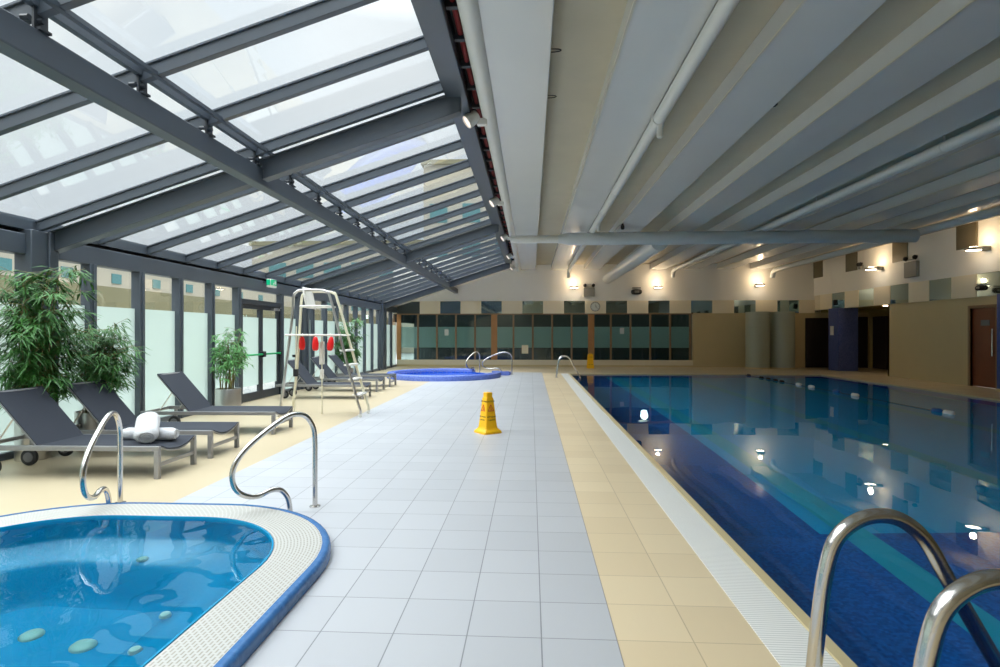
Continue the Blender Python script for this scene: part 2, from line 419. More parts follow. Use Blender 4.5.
# ------------------------------------------------------------------ spa pool in the foreground
spa = thing('spa_pool', 'rounded spa pool with white grating rim and blue edge, in front of the loungers', 'hot tub', (0, 0, 0))
def R_(off, z, dr=None): return rrect(SX0 + off, SX1 - off, SY0 + off, SY1 - off, SR - off * .9, z)
b = MB(); b.loops([R_(0, -.05), R_(0, .055), R_(.012, .075), R_(.03, .082), R_(.058, .082), R_(.06, .06)])
mk('blue_edge', b, 'coping', spa, smooth=50)
b = MB(); b.loops([R_(.06, .074), R_(.062, .078), R_(.375, .078), R_(.38, .07)], uvs=[0, .002, .315, .32])
mk('grating', b, 'grate', spa, smooth=50)
b = MB(); b.loops([R_(.38, .05), R_(.382, .080), R_(.396, .080), R_(.402, .04), R_(.43, -.32), R_(.47, -.38), R_(.78, -.42), R_(.90, -.48), R_(1.0, -.80), R_(1.12, -.9)])
b.cap(R_(1.12, -.9))
mk('shell', b, 'spa', spa, smooth=60, fixn=False)
b = MB(); b.cap(R_(.400, .062)); mk('water', b, 'spawater', spa, smooth=0, fixn=False)
for (x, y, z, r) in ((-2.95, 4.1, -.42, .04), (-2.27, 3.36, -.42, .035), (-2.2, 3.0, -.42, .035), (-2.82, 3.38, -.9, .075), (-3.22, 3.44, -.9, .07)):
    b = MB(); b.lathe([(r * .3, z + .03), (r * .8, z + .025), (r, z + .005), (r, z - .01)], (x, y, 0), 20)
    mk('water_jet', b, 'jet', spa, smooth=50)

# ------------------------------------------------------------------ round raised pool at the far end
rp = thing('plunge_pool', 'round raised plunge pool with violet blue mosaic rim, at the far end', 'plunge pool', (-3.25, 20.85, 0))
def arc(r, z, a0=-298, a1=18, n=72): return [(r * math.cos(math.radians(a0 + (a1 - a0) * i / n)), r * math.sin(math.radians(a0 + (a1 - a0) * i / n)), z) for i in range(n + 1)]
b = MB(); L = [arc(2.12, 0), arc(2.12, .16), arc(2.09, .19), arc(1.86, .19), arc(1.84, .17), arc(1.84, .0)]
b.loops(L, closed=False); b.cap([l[0] for l in L]); b.cap([l[-1] for l in L])
mk('rim', b, 'rpool', rp, smooth=50)
b = MB(); b.lathe([(1.84, .06), (1.84, .012), (0.01, .012)], n=64, close=False); mk('inner_wall', b, 'rpool_in', rp, smooth=50)
b = MB(); b.lathe([(1.838, .035), (.01, .035)], n=64, close=False)
mk('water', b, 'water', rp, smooth=0)
b = MB(); b.box(1.83, 2.45, .95, 1.5, 0, .10); b.box(1.9, 2.4, .75, .95, 0, .15)
mk('entry_step', b, 'rpool', rp, bevel=.01)

# ------------------------------------------------------------------ spa style handrails
RAIL = [(0, 0), (0, .3), (0, .6), (.02, .74), (.09, .845), (.2, .875), (.33, .835), (.57, .68), (.70, .55), (.745, .43), (.72, .31), (.64, .235), (.53, .21), (.42, .235), (.33, .22), (.262, .13), (.24, .0)]
def hand_rail(name, label, loc, dr, st=1.0, group='curved steel handrails'):
    t = thing(name, label, 'handrail', loc, math.atan2(dr[1], dr[0]), group)
    pts = spline([(s * st, 0, z) for s, z in RAIL], 5)
    mk('rail_tube', MB().tube(pts, .023, 14), 'steel', t, smooth=60)
    mk('base_plate', MB().lathe([(.05, 0), (.05, .008), (.024, .014)], n=20), 'steel', t)
    return t
hr = hand_rail('handrail', 'S-curved steel handrail at the right-hand corner of the spa pool', (-2.0, 5.09, 0), (-.64, -.77))
hr2 = dup(hr, (-3.88, 5.09, 0), math.atan2(-.954, .3), 'S-curved steel handrail in front of the lounger with rolled towels')
hr3 = hand_rail('handrail', 'S-curved steel handrail on the right of the round plunge pool', (-.75, 22.2, 0), (-1, .1), 1.6)
hr4 = dup(hr, (-2.1, 22.9, 0), math.atan2(-.75, -.66), 'S-curved steel handrail behind the round plunge pool, near the wooden post')

# pool ladders
def pool_rail(label, loc, r=.033):
    t = thing('pool_ladder_rail', label, 'ladder rail', loc, 0, 'steel exit rails of the swimming pool')
    P = [(-.045, 0, 0), (-.015, 0, .3), (.015, 0, .52), (.06, 0, .67), (.15, 0, .755), (.25, 0, .782), (.35, 0, .76), (.45, 0, .67), (.55, 0, .49), (.78, 0, .08), (.83, 0, -.05), (.85, 0, -.3), (.85, 0, -.9)]
    mk('rail_tube', MB().tube(spline(P, 6), r, 18), 'steel', t, smooth=60)
    mk('base_plate', MB().lathe([(.06, 0), (.06, .008), (r, .02)], (-.045, 0, 0), n=24), 'steel', t)
    return t
pr = pool_rail('thick steel grab rail at the bottom right, the whole arch in view', (1.31, 2.6, .004))
dup(pr, (1.31, 1.95, .004), 0, 'thick steel grab rail nearest the camera, cut off by the right edge')
pr3 = pool_rail('slim steel grab rail arching over the far left corner of the pool', (.98, 20.6, 0), .024)
dup(pr3, (1.0, 21.25, 0), 0, 'slim steel grab rail just behind another at the far pool corner')

# ------------------------------------------------------------------ left glazed wall
wl = sempty('wall_left', 'anthracite metal framed glass wall beside the loungers', 'glass wall')
b = MB(); b.box(XL - .16, XL + .02, YB, YF, 2.65, 2.92); mk('header_beam', b, 'frame', wl, bevel=.01)
b = MB(); b.box(XL - .14, XL + .0, YB, YF, 2.98, 3.14); mk('eaves_rail', b, 'frame', wl)
b = MB(); b.box(XL - .10, XL - .08, YB, YF, 2.90, 3.0); mk('eaves_gap_shade', b, 'black', wl)  # black strip stands in for the shade inside the eaves gap
b = MB(); b.box(XL - .12, XL - .0, YB, 12.42, 0, .09); b.box(XL - .12, XL, 14.63, YF, 0, .09); mk('sill_rail', b, 'frame', wl)
posts = [8.14 + 1.07 * k for k in range(-12, 5)] + [14.63 + 1.07 * k for k in range(0, 12)]
posts = [y for y in posts if YB + .2 < y < YF - .2 and not abs(y - 7.07) < .3]
for y in posts:
    b = MB(); b.box(XL - .13, XL + .03, y - .065, y + .065, 0, 2.66); b.box(XL + .03, XL + .045, y - .02, y + .02, 0, 2.66); mk('post', b, 'frame', wl, bevel=.006)
for y in (7.2, 16.0, 24.8):
    b = MB(); b.box(XL - .14, XL + .10, y - .2, y + .2, 0, 2.98); b.box(XL + .1, XL + .13, y + .05, y + .2, 0, 2.98); mk('main_column', b, 'frame', wl, bevel=.01)
edges = sorted(posts + [7.2, YF]); n = 0
for y0, y1 in zip(edges[:-1], edges[1:]):
    if abs(y0 - 12.42) < .1 or y1 < -1 or y1 - y0 < .25: continue
    n += 1
    wn = sempty('window_%d' % n)
    b = MB(); b.box(XL - .075, XL - .065, y0, y1, .08, 2.66); mk('glass_pane', b, 'glass', wn, smooth=0)
    b = MB(); b.cap([(XL - .062, y0, .09), (XL - .062, y1, .09), (XL - .062, y1, 2.03), (XL - .062, y0, 2.03)]); mk('frosted_film', b, 'frost', wn, smooth=0)
# door pair
dr = sempty('door_1', 'double glass exit door with green push bars', 'door')
Y0, Y1, YM = 12.42, 14.63, 13.52
b = MB(); b.box(XL - .12, XL + .02, Y0, Y1, 2.30, 2.42); b.box(XL - .12, XL + .02, Y0 + .06, Y0 + .13, 0, 2.3); b.box(XL - .12, XL + .02, Y1 - .13, Y1 - .06, 0, 2.3); mk('door_frame', b, 'frame_d', dr, bevel=.005)
b = MB(); b.box(XL - .075, XL - .065, Y0, Y1, 2.42, 2.66); mk('transom_pane', b, 'glass', dr, smooth=0)
for a, c, nm in ((Y0 + .13, YM, 0), (YM, Y1 - .13, 1)):
    b = MB()
    b.box(XL - .09, XL - .02, a, a + .09, .01, 2.3); b.box(XL - .09, XL - .02, c - .09, c, .01, 2.3)
    b.box(XL - .09, XL - .02, a + .09, c - .09, .01, .20); b.box(XL - .09, XL - .02, a + .09, c - .09, 2.2, 2.3)
    lf = mk('door_leaf', b, 'frame_d', dr, bevel=.004)
    b = MB(); b.box(XL - .06, XL - .05, a + .09, c - .09, .2, 2.2); mk('glass_pane', b, 'glass', lf, smooth=0)
    b = MB(); b.cap([(XL - .047, a + .09, .36), (XL - .047, c - .09, .36), (XL - .047, c - .09, 2.0), (XL - .047, a + .09, 2.0)]); mk('frosted_film', b, 'frost', lf, smooth=0)
    b = MB(); b.tube([(XL + .05, a + .06, 1.1), (XL + .05, c - .06, 1.1)], .022, 10)
    pb = mk('push_bar', b, 'green', dr)
    b = MB()
    for q in (a + .04, c - .04): b.box(XL - .02, XL + .075, q - .035, q + .035, 1.03, 1.17)
    mk('bar_bracket', b, 'black', pb, bevel=.01)
b = MB(); b.box(XL - .02, XL + .04, Y1 - .55, Y1 - .2, 2.2, 2.27); b.tube([(XL + .03, Y1 - .3, 2.25), (XL + .2, Y1 - .5, 2.27)], .012, 8)
mk('door_closer', b, 'alu', dr)
# exit sign
es = thing('exit_sign', 'green and white running man exit sign above the double glass door', 'exit sign', (XL + .23, 13.55, 2.75))
mk('housing', MB().box(-.05, .05, -.17, .17, -.0, .2), 'wplastic', es, bevel=.01)
b = MB(); b.box(-.14, .14, -.056, -.051, .045, .185); 
mk('sign_face', MB().box(-.046, .046, -.176, -.171, .05, .19), 'exit', es)
b = MB(); b.box(.051, .056, -.15, .15, .05, .19); mk('sign_face', b, 'exit', es)
def man(b, f):
    for (u0, v0, u1, v1, t_) in ((.01, .12, -.005, .09, .012), (-.005, .09, .02, .06, .01), (-.005, .09, -.03, .065, .01), (.005, .115, .03, .1, .008), (.005, .115, -.022, .1, .008)):
        b.tube([f(u0, v0), f(u1, v1)], t_ * .6, 6)
    b.tube([f(.014, .135), f(.016, .150)], .010, 8)
b = MB(); man(b, lambda u, v: (.057, u * 1.5, v)); b.box(.055, .059, .06, .12, .08, .16); mk('running_man_symbol', b, 'paper', es)
mk('mounting_arm', MB().box(-.24, -.05, -.02, .02, .12, .16), 'frame_d', es)

# ------------------------------------------------------------------ glass roof
gr = sempty('ceiling_glass_roof', 'lean-to glass roof with anthracite bars and rafters', 'glass roof')
XT = -1.13
YR = 24.9
def slab(b, x0, x1, y0, y1, dz0, dz1):
    b.hexa([(x0, y0, zb(x0) + dz0), (x1, y0, zb(x1) + dz0), (x0, y1, zb(x0) + dz0), (x1, y1, zb(x1) + dz0),
            (x0, y0, zb(x0) + dz1), (x1, y0, zb(x1) + dz1), (x0, y1, zb(x0) + dz1), (x1, y1, zb(x1) + dz1)]); return b
bars = [5.04 + 1.088 * k for k in range(-9, 19)]
for i, y in enumerate(bars):
    b = MB(); slab(b, XL, XT + .02, y - .035, y + .035, 0, .12); slab(b, XL, XT + .02, y - .052, y + .052, .12, .145)
    mk('glazing_bar', b, 'frame', gr, bevel=.004)
    y1 = bars[i + 1] if i + 1 < len(bars) else YR + .1
    b = MB(); slab(b, XL, XT + .02, y + .035, y1 - .035, .128, .136); mk('glass_pane', b, 'roofglass', gr, smooth=0)
for y in (-1.28, 7.4, 16.07, 24.8):
    b = MB(); slab(b, XL - .05, XT + .2, y - .08, y + .08, -.28, -.265); slab(b, XL - .05, XT + .2, y - .065, y + .065, -.265, -.02); slab(b, XL - .05, XT + .2, y - .10, y + .10, -.02, .0)
    mk('rafter', b, 'frame', gr, bevel=.006)
b = MB(); b.box(-3.78, -3.60, YB, YF, 3.60, 3.83)
mk('purlin', b, 'frame', gr, bevel=.012)
mk('cross_rail', MB().box(-3.66, -3.60, YB, YR, 4.0, 4.07), 'frame', gr); mk('cross_rail', MB().box(-3.5, -3.45, YB, YR, 3.99, 4.03), 'frame', gr)
for y in bars:
    b = MB(); b.box(-3.64, -3.62, y - .06, y + .06, 3.81, 4.05); b.box(-3.70, -3.58, y - .05, y + .05, 3.83, 3.85)
    b.tube([(-3.58, y - .02, 3.90), (-3.66, y - .02, 3.90)], .022, 8); b.tube([(-3.60, y - .12, 3.88), (-3.66, y - .12, 3.88)], .022, 8)
    mk('purlin_bracket', b, 'frame_d', gr)
b = MB(); b.box(XT, -.85, YB, YR, zb(XT) - .02, zb(XT) + .17); mk('top_edge_beam', b, 'frame', gr, bevel=.01)
b = MB(); b.box(-.87, -.70, YB, YF, 5.0, 5.3); b.box(-.87, -.85, YB, YF, 4.84, 5.0); mk('gap_shade_filler', b, 'black', gr)  # black filler added for the shade of the open void; stops sky leaking in
b = MB(); b.tube([(-.78, YB, 4.93), (-.78, YF, 4.93)], .03, 8); pz = mk('red_sprinkler_pipe', b, 'red', gr)
b = MB()
y = YB
while y < YF: b.box(-.86, -.71, y, y + .06, 4.86, 4.93); y += .62
mk('gap_strut', b, 'frame_d', gr)
# solid white soffit beyond the last rafter
b = MB(); slab(b, XL - .1, -.62, YR, YF + .1, -.02, .1); mk('plaster_soffit', b, 'white', gr)

# ------------------------------------------------------------------ far wall
BT, BB = 3.22, 2.6
wf = sempty('wall_far', 'far end wall, white plaster above a band of cream panels', 'wall')
b = MB(); b.box(XL - .2, XR + .3, YF, YF + .2, BT, 5.4); mk('upper_plaster', b, 'white', wf)
b = MB(); b.box(XL - .2, XR + .3, YF, YF + .18, BB, BT); mk('band_backing', b, 'cream', wf)
b = MB(); b.box(7.8, 16.1, YF - .02, YF + .2, 0, BB + .02); mk('tan_panel', b, 'tanwall', wf)
b = MB(); b.box(XL, 7.8, YF - .03, YF + .15, 0, .33); mk('tiled_upstand', b, 'cream', wf, bevel=.006)
b = MB(); b.box(XL, 7.8, YF - .03, YF + .1, BB - .05, BB + .01); mk('head_rail', b, 'wood2', wf)
px = lambda p: (p - 531) * .0491
# cream panels and mirrors alternate (2.04 m period)
k = 0; x = px(419)
names = ['', 'behind the roof end']
cw = []
while x < XR - .3:
    xe = min(x + 1.02, XR)
    b = MB(); b.box(x, xe, YF - .045, YF, BB, BT); mk('cream_panel', b, 'creamband', wf, bevel=.004)
    if xe + 1.0 < XR:
        b = MB(); b.box(xe + .005, xe + 1.015, YF - .03, YF, BB + .01, BT - .01); mk('mirror_panel', b, 'mirror', wf)
    x += 2.03
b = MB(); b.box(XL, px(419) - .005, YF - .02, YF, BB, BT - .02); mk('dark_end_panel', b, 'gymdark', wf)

# glazed partition to the gym
PW = .948
n0 = n
xs = [-6.55 + PW * k for k in range(16)]
for k, x in enumerate(xs):
    wd = .13 if k in (0,) else (.15 if k in (5, 10) else .055)
    b = MB(); b.box(x - wd, x + wd, YF - .02, YF + .1, .33, BB - .04) if k in (5, 10) else b.box(x - wd * .8, x + wd * .8, YF - .01, YF + .08, .33, BB - .04)
    mk('partition_post', b, 'wood' if k in (0, 5, 10) else 'wood2', wf, bevel=.006)
for k in range(15):
    n += 1; wn = sempty('window_%d' % n)
    x0, x1 = xs[k], xs[k + 1]
    b = MB(); b.box(x0, x1, YF + .03, YF + .04, .33, BB - .04); mk('glass_pane', b, 'darkglass', wn, smooth=0)
    b = MB(); b.cap([(x0, YF + .045, .93), (x1, YF + .045, .93), (x1, YF + .045, 1.95), (x0, YF + .045, 1.95)]); mk('frosted_band', b, 'frost2', wn, smooth=0)
# gym room behind
b = MB(); b.box(XL - .2, 8.2, YF + .2, YF + 5, -.02, .0); struct(mk('floor', b, 'gymfloor', smooth=0))
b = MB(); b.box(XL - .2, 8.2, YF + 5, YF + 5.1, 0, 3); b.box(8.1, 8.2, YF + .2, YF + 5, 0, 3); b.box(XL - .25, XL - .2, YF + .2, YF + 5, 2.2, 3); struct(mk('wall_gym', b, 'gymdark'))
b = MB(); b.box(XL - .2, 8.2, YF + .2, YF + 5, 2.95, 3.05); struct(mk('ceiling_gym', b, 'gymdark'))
for x, wh in ((-4.5, 'leftmost'), (-1.0, 'second from left'), (2.5, 'third from left'), (6.0, 'rightmost')):  # added, unseen lamps that brighten the frosted band from behind
    t = thing('added_gym_light', 'added fill lamp in the gym behind the far glass, %s of the four' % wh, 'fill lamp', (x, YF + 2.6, 2.93), 0, 'added gym fill lamps')
    mk('light_tray', MB().box(-.3, .3, -.3, .3, -.02, .02), 'wplastic', t); mk('diffuser', MB().box(-.26, .26, -.26, .26, -.03, -.02), 'spotlens', t)
    ld = bpy.data.lights.new('gym_fill_glow', 'POINT'); ld.energy = 14; ld.color = (.85, 1, .95); ld.shadow_soft_size = .2
    l = bpy.data.objects.new('gym_fill_glow', ld); C.objects.link(l); l.parent = t; l.location = (0, 0, -.3)
def gym_machine(x, y, label, m='machine'):
    t = thing('exercise_machine', label, 'exercise machine', (x, y, 0), 0, 'gym machines behind the far glass')
    mk('deck', MB().box(-.35, .35, -.8, .8, 0, .18), m, t, bevel=.02)
    for q in (-.33, .33): mk('upright', MB().tube([(q, .6, .15), (q, .75, 1.15)], .04, 8), m, t)
    b = MB(); b.tube(spline([(-.33, 0, .9), (-.33, .5, .95), (-.33, .73, 1.1), (.33, .73, 1.1), (.33, .5, .95), (.33, 0, .9)], 3), .03, 8); mk('grip', b, m, t)
    mk('console', MB().box(-.3, .3, .68, .8, 1.05, 1.4), m, t, bevel=.02); return t
g0 = gym_machine(-3.9, YF + 1.8, 'dark gym machine behind the far glass, left of the middle wooden post')
for x, lb in ((-.9, 'dark gym machine behind the far glass, right of the middle wooden post'), (1.3, 'dark gym machine behind the far glass, below the wall clock'), (4.0, 'dark gym machine behind the far glass, right of the yellow folding sign'), (6.2, 'dark gym machine behind the far glass, nearest the tan wall')):
    dup(g0, (x, YF + 1.8, 0), 0, lb)
for x, z, w_, h_, lb in ((px(446), 1.68, .2, .3, 'white paper notice on the far glass, left of the middle wooden post'), (px(621), 1.75, .2, .28, 'white paper notice on the far glass, right of the wall clock'), (px(525), .85, .32, .42, 'pale yellow notice low on the far glass, right of the middle wooden post')):
    o = mk('notice', MB().box(-w_ / 2, w_ / 2, -.003, .003, -h_ / 2, h_ / 2), 'paper' if w_ < .3 else 'creamband'); o.location = (x, YF + .02, z); tag(o, lb, 'notice')

# green columns
for x, lb in ((10.50, 'pale green round column, left of the pair against the tan wall'), (11.62, 'pale green round column, right of the pair against the tan wall')):
    t = thing('round_column', lb, 'column', (x, 26.6, 0), 0, 'round columns')
    mk('shaft', MB().lathe([(.52, 0), (.52, BB + .02)], n=48), 'column', t)
    mk('base_ring', MB().lathe([(.54, 0), (.54, .06), (.525, .07)], n=48), 'tanwall', t)

# ------------------------------------------------------------------ right wall
wr = sempty('wall_right', 'tan right wall with a band of cream and mirror panels under white plaster', 'wall')
RB, RT = 2.72, 3.42
YQ = 22.0
DY0, DY1 = 17.05, 18.0
b = MB(); b.box(XR, XR + .2, DY1, YQ, 0, RB); b.box(XR, XR + .2, YB, DY0, 0, RB); b.box(XR, XR + .2, DY0, DY1, 2.42, RB); mk('tan_panel', b, 'tanwall', wr)
b = MB(); b.box(XR - .02, XR + .2, YB, YF + .1, RT, 5.4); mk('upper_plaster', b, 'white', wr)
b = MB(); b.box(XR + .0, XR + .2, YB, YF, RB, RT); mk('band_backing', b, 'cream', wr)
y = YF - .6; s_ = 0
while y > 4:
    b = MB(); b.box(XR - .04, XR, y - 1.02, y, RB, RT); mk('cream_panel', b, 'creamband', wr, bevel=.004)
    b = MB(); b.box(XR - .025, XR, y - 2.03, y - 1.03, RB + .01, RT - .01); mk('mirror_panel', b, 'mirror', wr)
    y -= 2.04
# recess
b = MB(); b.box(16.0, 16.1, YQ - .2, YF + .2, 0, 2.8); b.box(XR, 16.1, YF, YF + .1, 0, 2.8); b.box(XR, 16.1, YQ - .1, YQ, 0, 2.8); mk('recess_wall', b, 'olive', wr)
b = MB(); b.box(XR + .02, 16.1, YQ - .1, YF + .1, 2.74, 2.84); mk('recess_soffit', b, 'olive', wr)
dn = 1
for (x0, x1, y0, y1, hh) in ((13.12, 14.05, YF - .06, YF - .02, 2.3), (15.2, 15.85, YF - .06, YF - .02, 2.35), (15.94, 16.0, 26.1, 27.0, 2.35)):
    dn += 1; d = sempty('door_%d' % dn)
    b = MB(); b.box(x0, x1, y0, y1, 0, hh); mk('door_leaf', b, 'dkdoor', d, bevel=.004)
    b = MB()
    if x1 - x0 < .5: b.box(x0 - .02, x1, y0 - .06, y0, 0, hh + .06); b.box(x0 - .02, x1, y1, y1 + .06, 0, hh + .06); b.box(x0 - .02, x1, y0, y1, hh, hh + .06)
    else: b.box(x0 - .06, x0, y0 - .02, y1, 0, hh + .06); b.box(x1, x1 + .06, y0 - .02, y1, 0, hh + .06); b.box(x0, x1, y0 - .02, y1, hh, hh + .06)
    mk('door_frame', b, 'dkdoor', d)
# brown door on the right
dn += 1; d = sempty('door_%d' % dn, 'red-brown wooden door in the tan right wall', 'door')
b = MB(); b.box(XR + .06, XR + .11, DY0, DY1, .01, 2.38); lf = mk('door_leaf', b, 'doorwood', d, bevel=.004)
b = MB(); b.box(XR - .02, XR + .14, DY1, DY1 + .09, 0, 2.47); b.box(XR - .02, XR + .14, DY0 - .09, DY0, 0, 2.47); b.box(XR - .02, XR + .14, DY0, DY1, 2.38, 2.47); mk('door_frame', b, 'wood2', d, bevel=.004)
b = MB(); b.box(XR + .045, XR + .06, DY0 + .3, DY0 + .62, 1.85, 2.02); mk('door_plate', b, 'hub', lf)
b = MB(); b.tube([(XR, DY0 + .14, .95), (XR, DY0 + .14, 1.75)], .018, 10); b.tube([(XR, DY0 + .14, 1.05), (XR + .06, DY0 + .14, 1.05)], .012, 8); b.tube([(XR, DY0 + .14, 1.65), (XR + .06, DY0 + .14, 1.65)], .012, 8); mk('door_handle', b, 'steel', lf)
# blue pillars
p1 = thing('tiled_pillar', 'violet blue tiled pillar at the recess, far right corner', 'pillar', (13.69, 25.4, 0), 0, 'blue tiled pillars')
mk('shaft', MB().box(-.42, .42, -.40, .40, 0, 2.73), 'bluepillar', p1, bevel=.01)
mk('wall_plate', MB().box(-.45, -.42, -.05, .20, 1.55, 1.95), 'wplastic', p1, bevel=.005)
p2 = thing('tiled_pillar', 'blue tiled pillar cut off by the right edge, beside the red-brown door', 'pillar', (13.38, 16.0, 0), 0, 'blue tiled pillars')
mk('shaft', MB().box(-.42, .42, -.6, .35, 0, 2.72), mosaic('bright_blue_tiles', (.03, .08, .34), (.05, .12, .42), .05, .35), p2, bevel=.01)
mk('base_tile', MB().box(-.43, .43, -.61, .36, 0, .08), 'lip', p2)
for y in (23.1, 22.5):
    o = mk('downlight', MB().lathe([(.09, 0), (.10, .01), (.06, .03)], (0, 0, -.03), 20), 'lamp'); o.location = (14.1, y, 2.74)
    tag(o, 'small lit downlight in the recess soffit, ' + ('farther' if y > 23 else 'nearer') + ' of the two', 'downlight', 'recess downlights')

# wall behind the camera
b = MB(); b.box(XL - .2, 17, YB - .15, YB, 0, 5.4); struct(mk('wall_back', b, 'cream'))
b = MB(); b.box(XL, 7.8, YF - .045, YF - .03, 0, .09); struct(mk('baseboard_far', b, 'tanwall'))

# ------------------------------------------------------------------ solid ceiling
ce = sempty('ceiling', 'grey panelled ceiling over the swimming pool', 'ceiling')
b = MB(); b.box(-.72, 17, YB, YF + .2, 5.0, 5.4); mk('recess_slab', b, 'recess', ce)
P0 = [(-.60, .22)] + [(.98 + 1.59 * k, 1.76 + 1.59 * k) for k in range(7)]
for x0, x1 in P0:
    b = MB(); b.box(x0, x1, YB, YF, 4.74, 5.0)
    o = mk('ceiling_panel', b, 'panel', ce, bevel=.012)
    b = MB(); b.box(x0 - .012, x0 + .012, YB, YF, 4.725, 4.75); mk('edge_bead', b, 'pside', ce)
for y in [YB + 1.6 * k for k in range(21)]:
    pass
b = MB(); b.tube([(-.60, YB, 4.76), (-.60, YF, 4.76)], .105, 20); mk('edge_roll', b, 'pipe', ce, smooth=60)
# cable hooks in the first recess
for y in (3.6, 4.5, 5.6, 6.7, 8):
    b = MB(); b.tube([(.24 + .12 * math.sin(a), y, 4.98 - .02 * math.cos(a)) for a in [k * PI / 8 for k in range(9)]], .006, 6)
    mk('cable_hook', b, 'rubber', ce)

def tpipe(label, pts, r, m='pipe', name='ceiling_pipe', n=18, hang=None, sub=0, coll=None):
    t = thing(name, label, 'pipe', tuple(pts[0]))
    P = [tuple(Vector(p) - Vector(pts[0])) for p in pts]
    if sub: P = spline(P, sub)
    mk('pipe_run', MB().tube(P, r, n), m, t, smooth=60)
    for h in (hang or []):
        q = Vector(h) - Vector(pts[0]); b = MB(); b.tube([q, q + Vector((0, 0, 4.9 - h[2]))], .012, 6); b.tube([q + Vector((0, -.025, 0)), q + Vector((0, .025, 0))], r * 1.08, n); mk('hanger', b, m, t)
    for yy in (coll or []):
        q = Vector((pts[0][0], yy, pts[0][2])) - Vector(pts[0]); mk('collar', MB().tube([q - Vector((0, .06, 0)), q + Vector((0, .06, 0))], r * 1.12, n), m, t)
    return t
p = tpipe('slim white pipe under the second ceiling panel, from the top edge to the far wall', [(1.79, YB, 4.62), (1.79, 26.3, 4.62), (1.79, 26.7, 4.55), (1.79, 26.85, 4.3)], .085, coll=(2, 8, 14, 20), hang=[(1.79, y, 4.62) for y in (4.5, 12, 22)])
mk('nozzle', MB().lathe([(.03, -.26), (.045, -.24), (.045, -.12), (.055, -.1), (.055, 0)], (.02, 8.0 - YB, 0), 14), 'pipe', p)
mk('nozzle', MB().lathe([(.03, -.26), (.045, -.24), (.045, -.12), (.055, -.1), (.055, 0)], (.02, 15.2 - YB, 0), 14), 'pipe', p)
tpipe('pale pipe hung on rods across the dark right-hand ceiling', [(6.72, YB, 4.64), (6.72, 26.6, 4.64), (6.72, 26.9, 4.55), (6.72, 27.0, 4.3)], .095, hang=[(6.72, y, 4.64) for y in (9.5, 13.6, 18, 22)])
tpipe('fat pale duct running from the cross duct to the far wall', [(3.82, 16.9, 4.32), (3.72, 27.6, 4.28)], .24, 'duct', n=28)
tpipe('bluish pipe along the right wall, above the brown vents', [(11.3, YB, 4.58), (11.3, 26.5, 4.58), (11.3, 26.8, 4.5), (11.3, 26.9, 4.25)], .11, 'duct', hang=[(11.3, y, 4.58) for y in (11, 14.7, 18.4)])
t = thing('cross_duct', 'pale horizontal duct crossing beneath all the ceiling panels', 'duct', (-.5, 16.6, 4.4))
mk('thin_section', MB().tube([(-.1, 0, 0), (1.6, 0, 0)], .115, 20), 'pipe', t)
mk('thick_section', MB().tube([(1.6, 0, 0), (11.45, 0, 0)], .185, 24), 'duct', t)
mk('duct_joint', MB().tube([(4.2, 0, 0), (5.0, 0, 0)], .20, 24), 'duct', t)
mk('reducer', MB().tube([(1.3, 0, 0), (1.36, 0, 0), (1.62, 0, 0), (1.64, 0, 0)], .2, 24, radii=[.13, .13, .19, .192]), 'duct', t)
# small ceiling fittings
for x, y, z, lb in ((3.42, 8.1, 4.9, 'small black sprinkler head high in the ceiling recess at the upper right'), (2.6, 16.1, 4.66, 'small black sensor just above the cross duct'),):
    o = mk('ceiling_sensor', MB().lathe([(.03, -.09), (.05, -.07), (.055, 0), (.03, .06), (.02, .32)], n=14), 'black'); o.location = (x, y, z); tag(o, lb, 'ceiling sensor')

# track spots along the edge roll
def spot(loc, label, tilt=.9):
    t = thing('spotlight', label, 'spotlight', loc, 0, 'spotlights along the roof edge')
    R = Matrix.Rotation(tilt, 3, 'Y') @ Matrix.Rotation(-.25, 3, 'X')
    mk('lamp_body', MB().lathe([(.05, .10), (.085, .085), (.095, .04), (.10, -.09), (.092, -.10), (.088, -.07)], (-.13, -.05, -.05), 24, R, close=False), 'pipe', t)
    mk('lens', MB().lathe([(.088, -.078), (.02, -.07)], (-.13, -.05, -.05), 24, R), 'spotlens', t)
    b = MB(); b.box(-.06, .08, -.05, .05, -.13, -.04); b.tube([(.03, 0, -.08), (-.10, -.04, -.05)], .02, 8); mk('bracket', b, 'wplastic', t, bevel=.012)
    return t
s0 = spot((-.71, 8.0, 4.72), 'white spotlight on the roof edge, nearest the camera')
for y, lb in ((13.0, 'second white spotlight along the roof edge'), (17.8, 'third white spotlight along the roof edge'), (22.1, 'fourth white spotlight along the roof edge'), (26.0, 'farthest white spotlight along the roof edge')):
    dup(s0, (-.71, y, 4.72), 0, lb)

# wall floodlights
def flood(loc, rz, label, e=16, sz=1.0):
    t = thing('wall_lamp', label, 'wall lamp', loc, rz, 'wall floodlights')
    mk('housing', MB().lathe([(.10, .05), (.19, .03), (.215, 0), (.215, -.03), (.19, -.045)], (0, -.42, 0), 28, close=False), 'speck', t)
    mk('lens', MB().lathe([(.185, -.04), (.17, -.055), (.02, -.06)], (0, -.42, 0), 28), 'lamp', t)
    mk('upper_lens', MB().lathe([(.10, .055), (.02, .065)], (0, -.42, 0), 24), 'lamp', t)
    b = MB(); b.box(-.09, .09, -.24, 0, -.06, .07); mk('bracket', b, 'speck', t, bevel=.01)
    ld = bpy.data.lights.new('lamp_glow', 'POINT'); ld.energy = e; ld.color = (1, .74, .46); ld.shadow_soft_size = .08
    l = bpy.data.objects.new('lamp_glow', ld); C.objects.link(l); l.parent = t; l.location = (0, -.42, .22)
    return t
f0 = flood((2.06, YF, 3.86), 0, 'lit wall lamp above the wall clock, left of the twin emergency light')
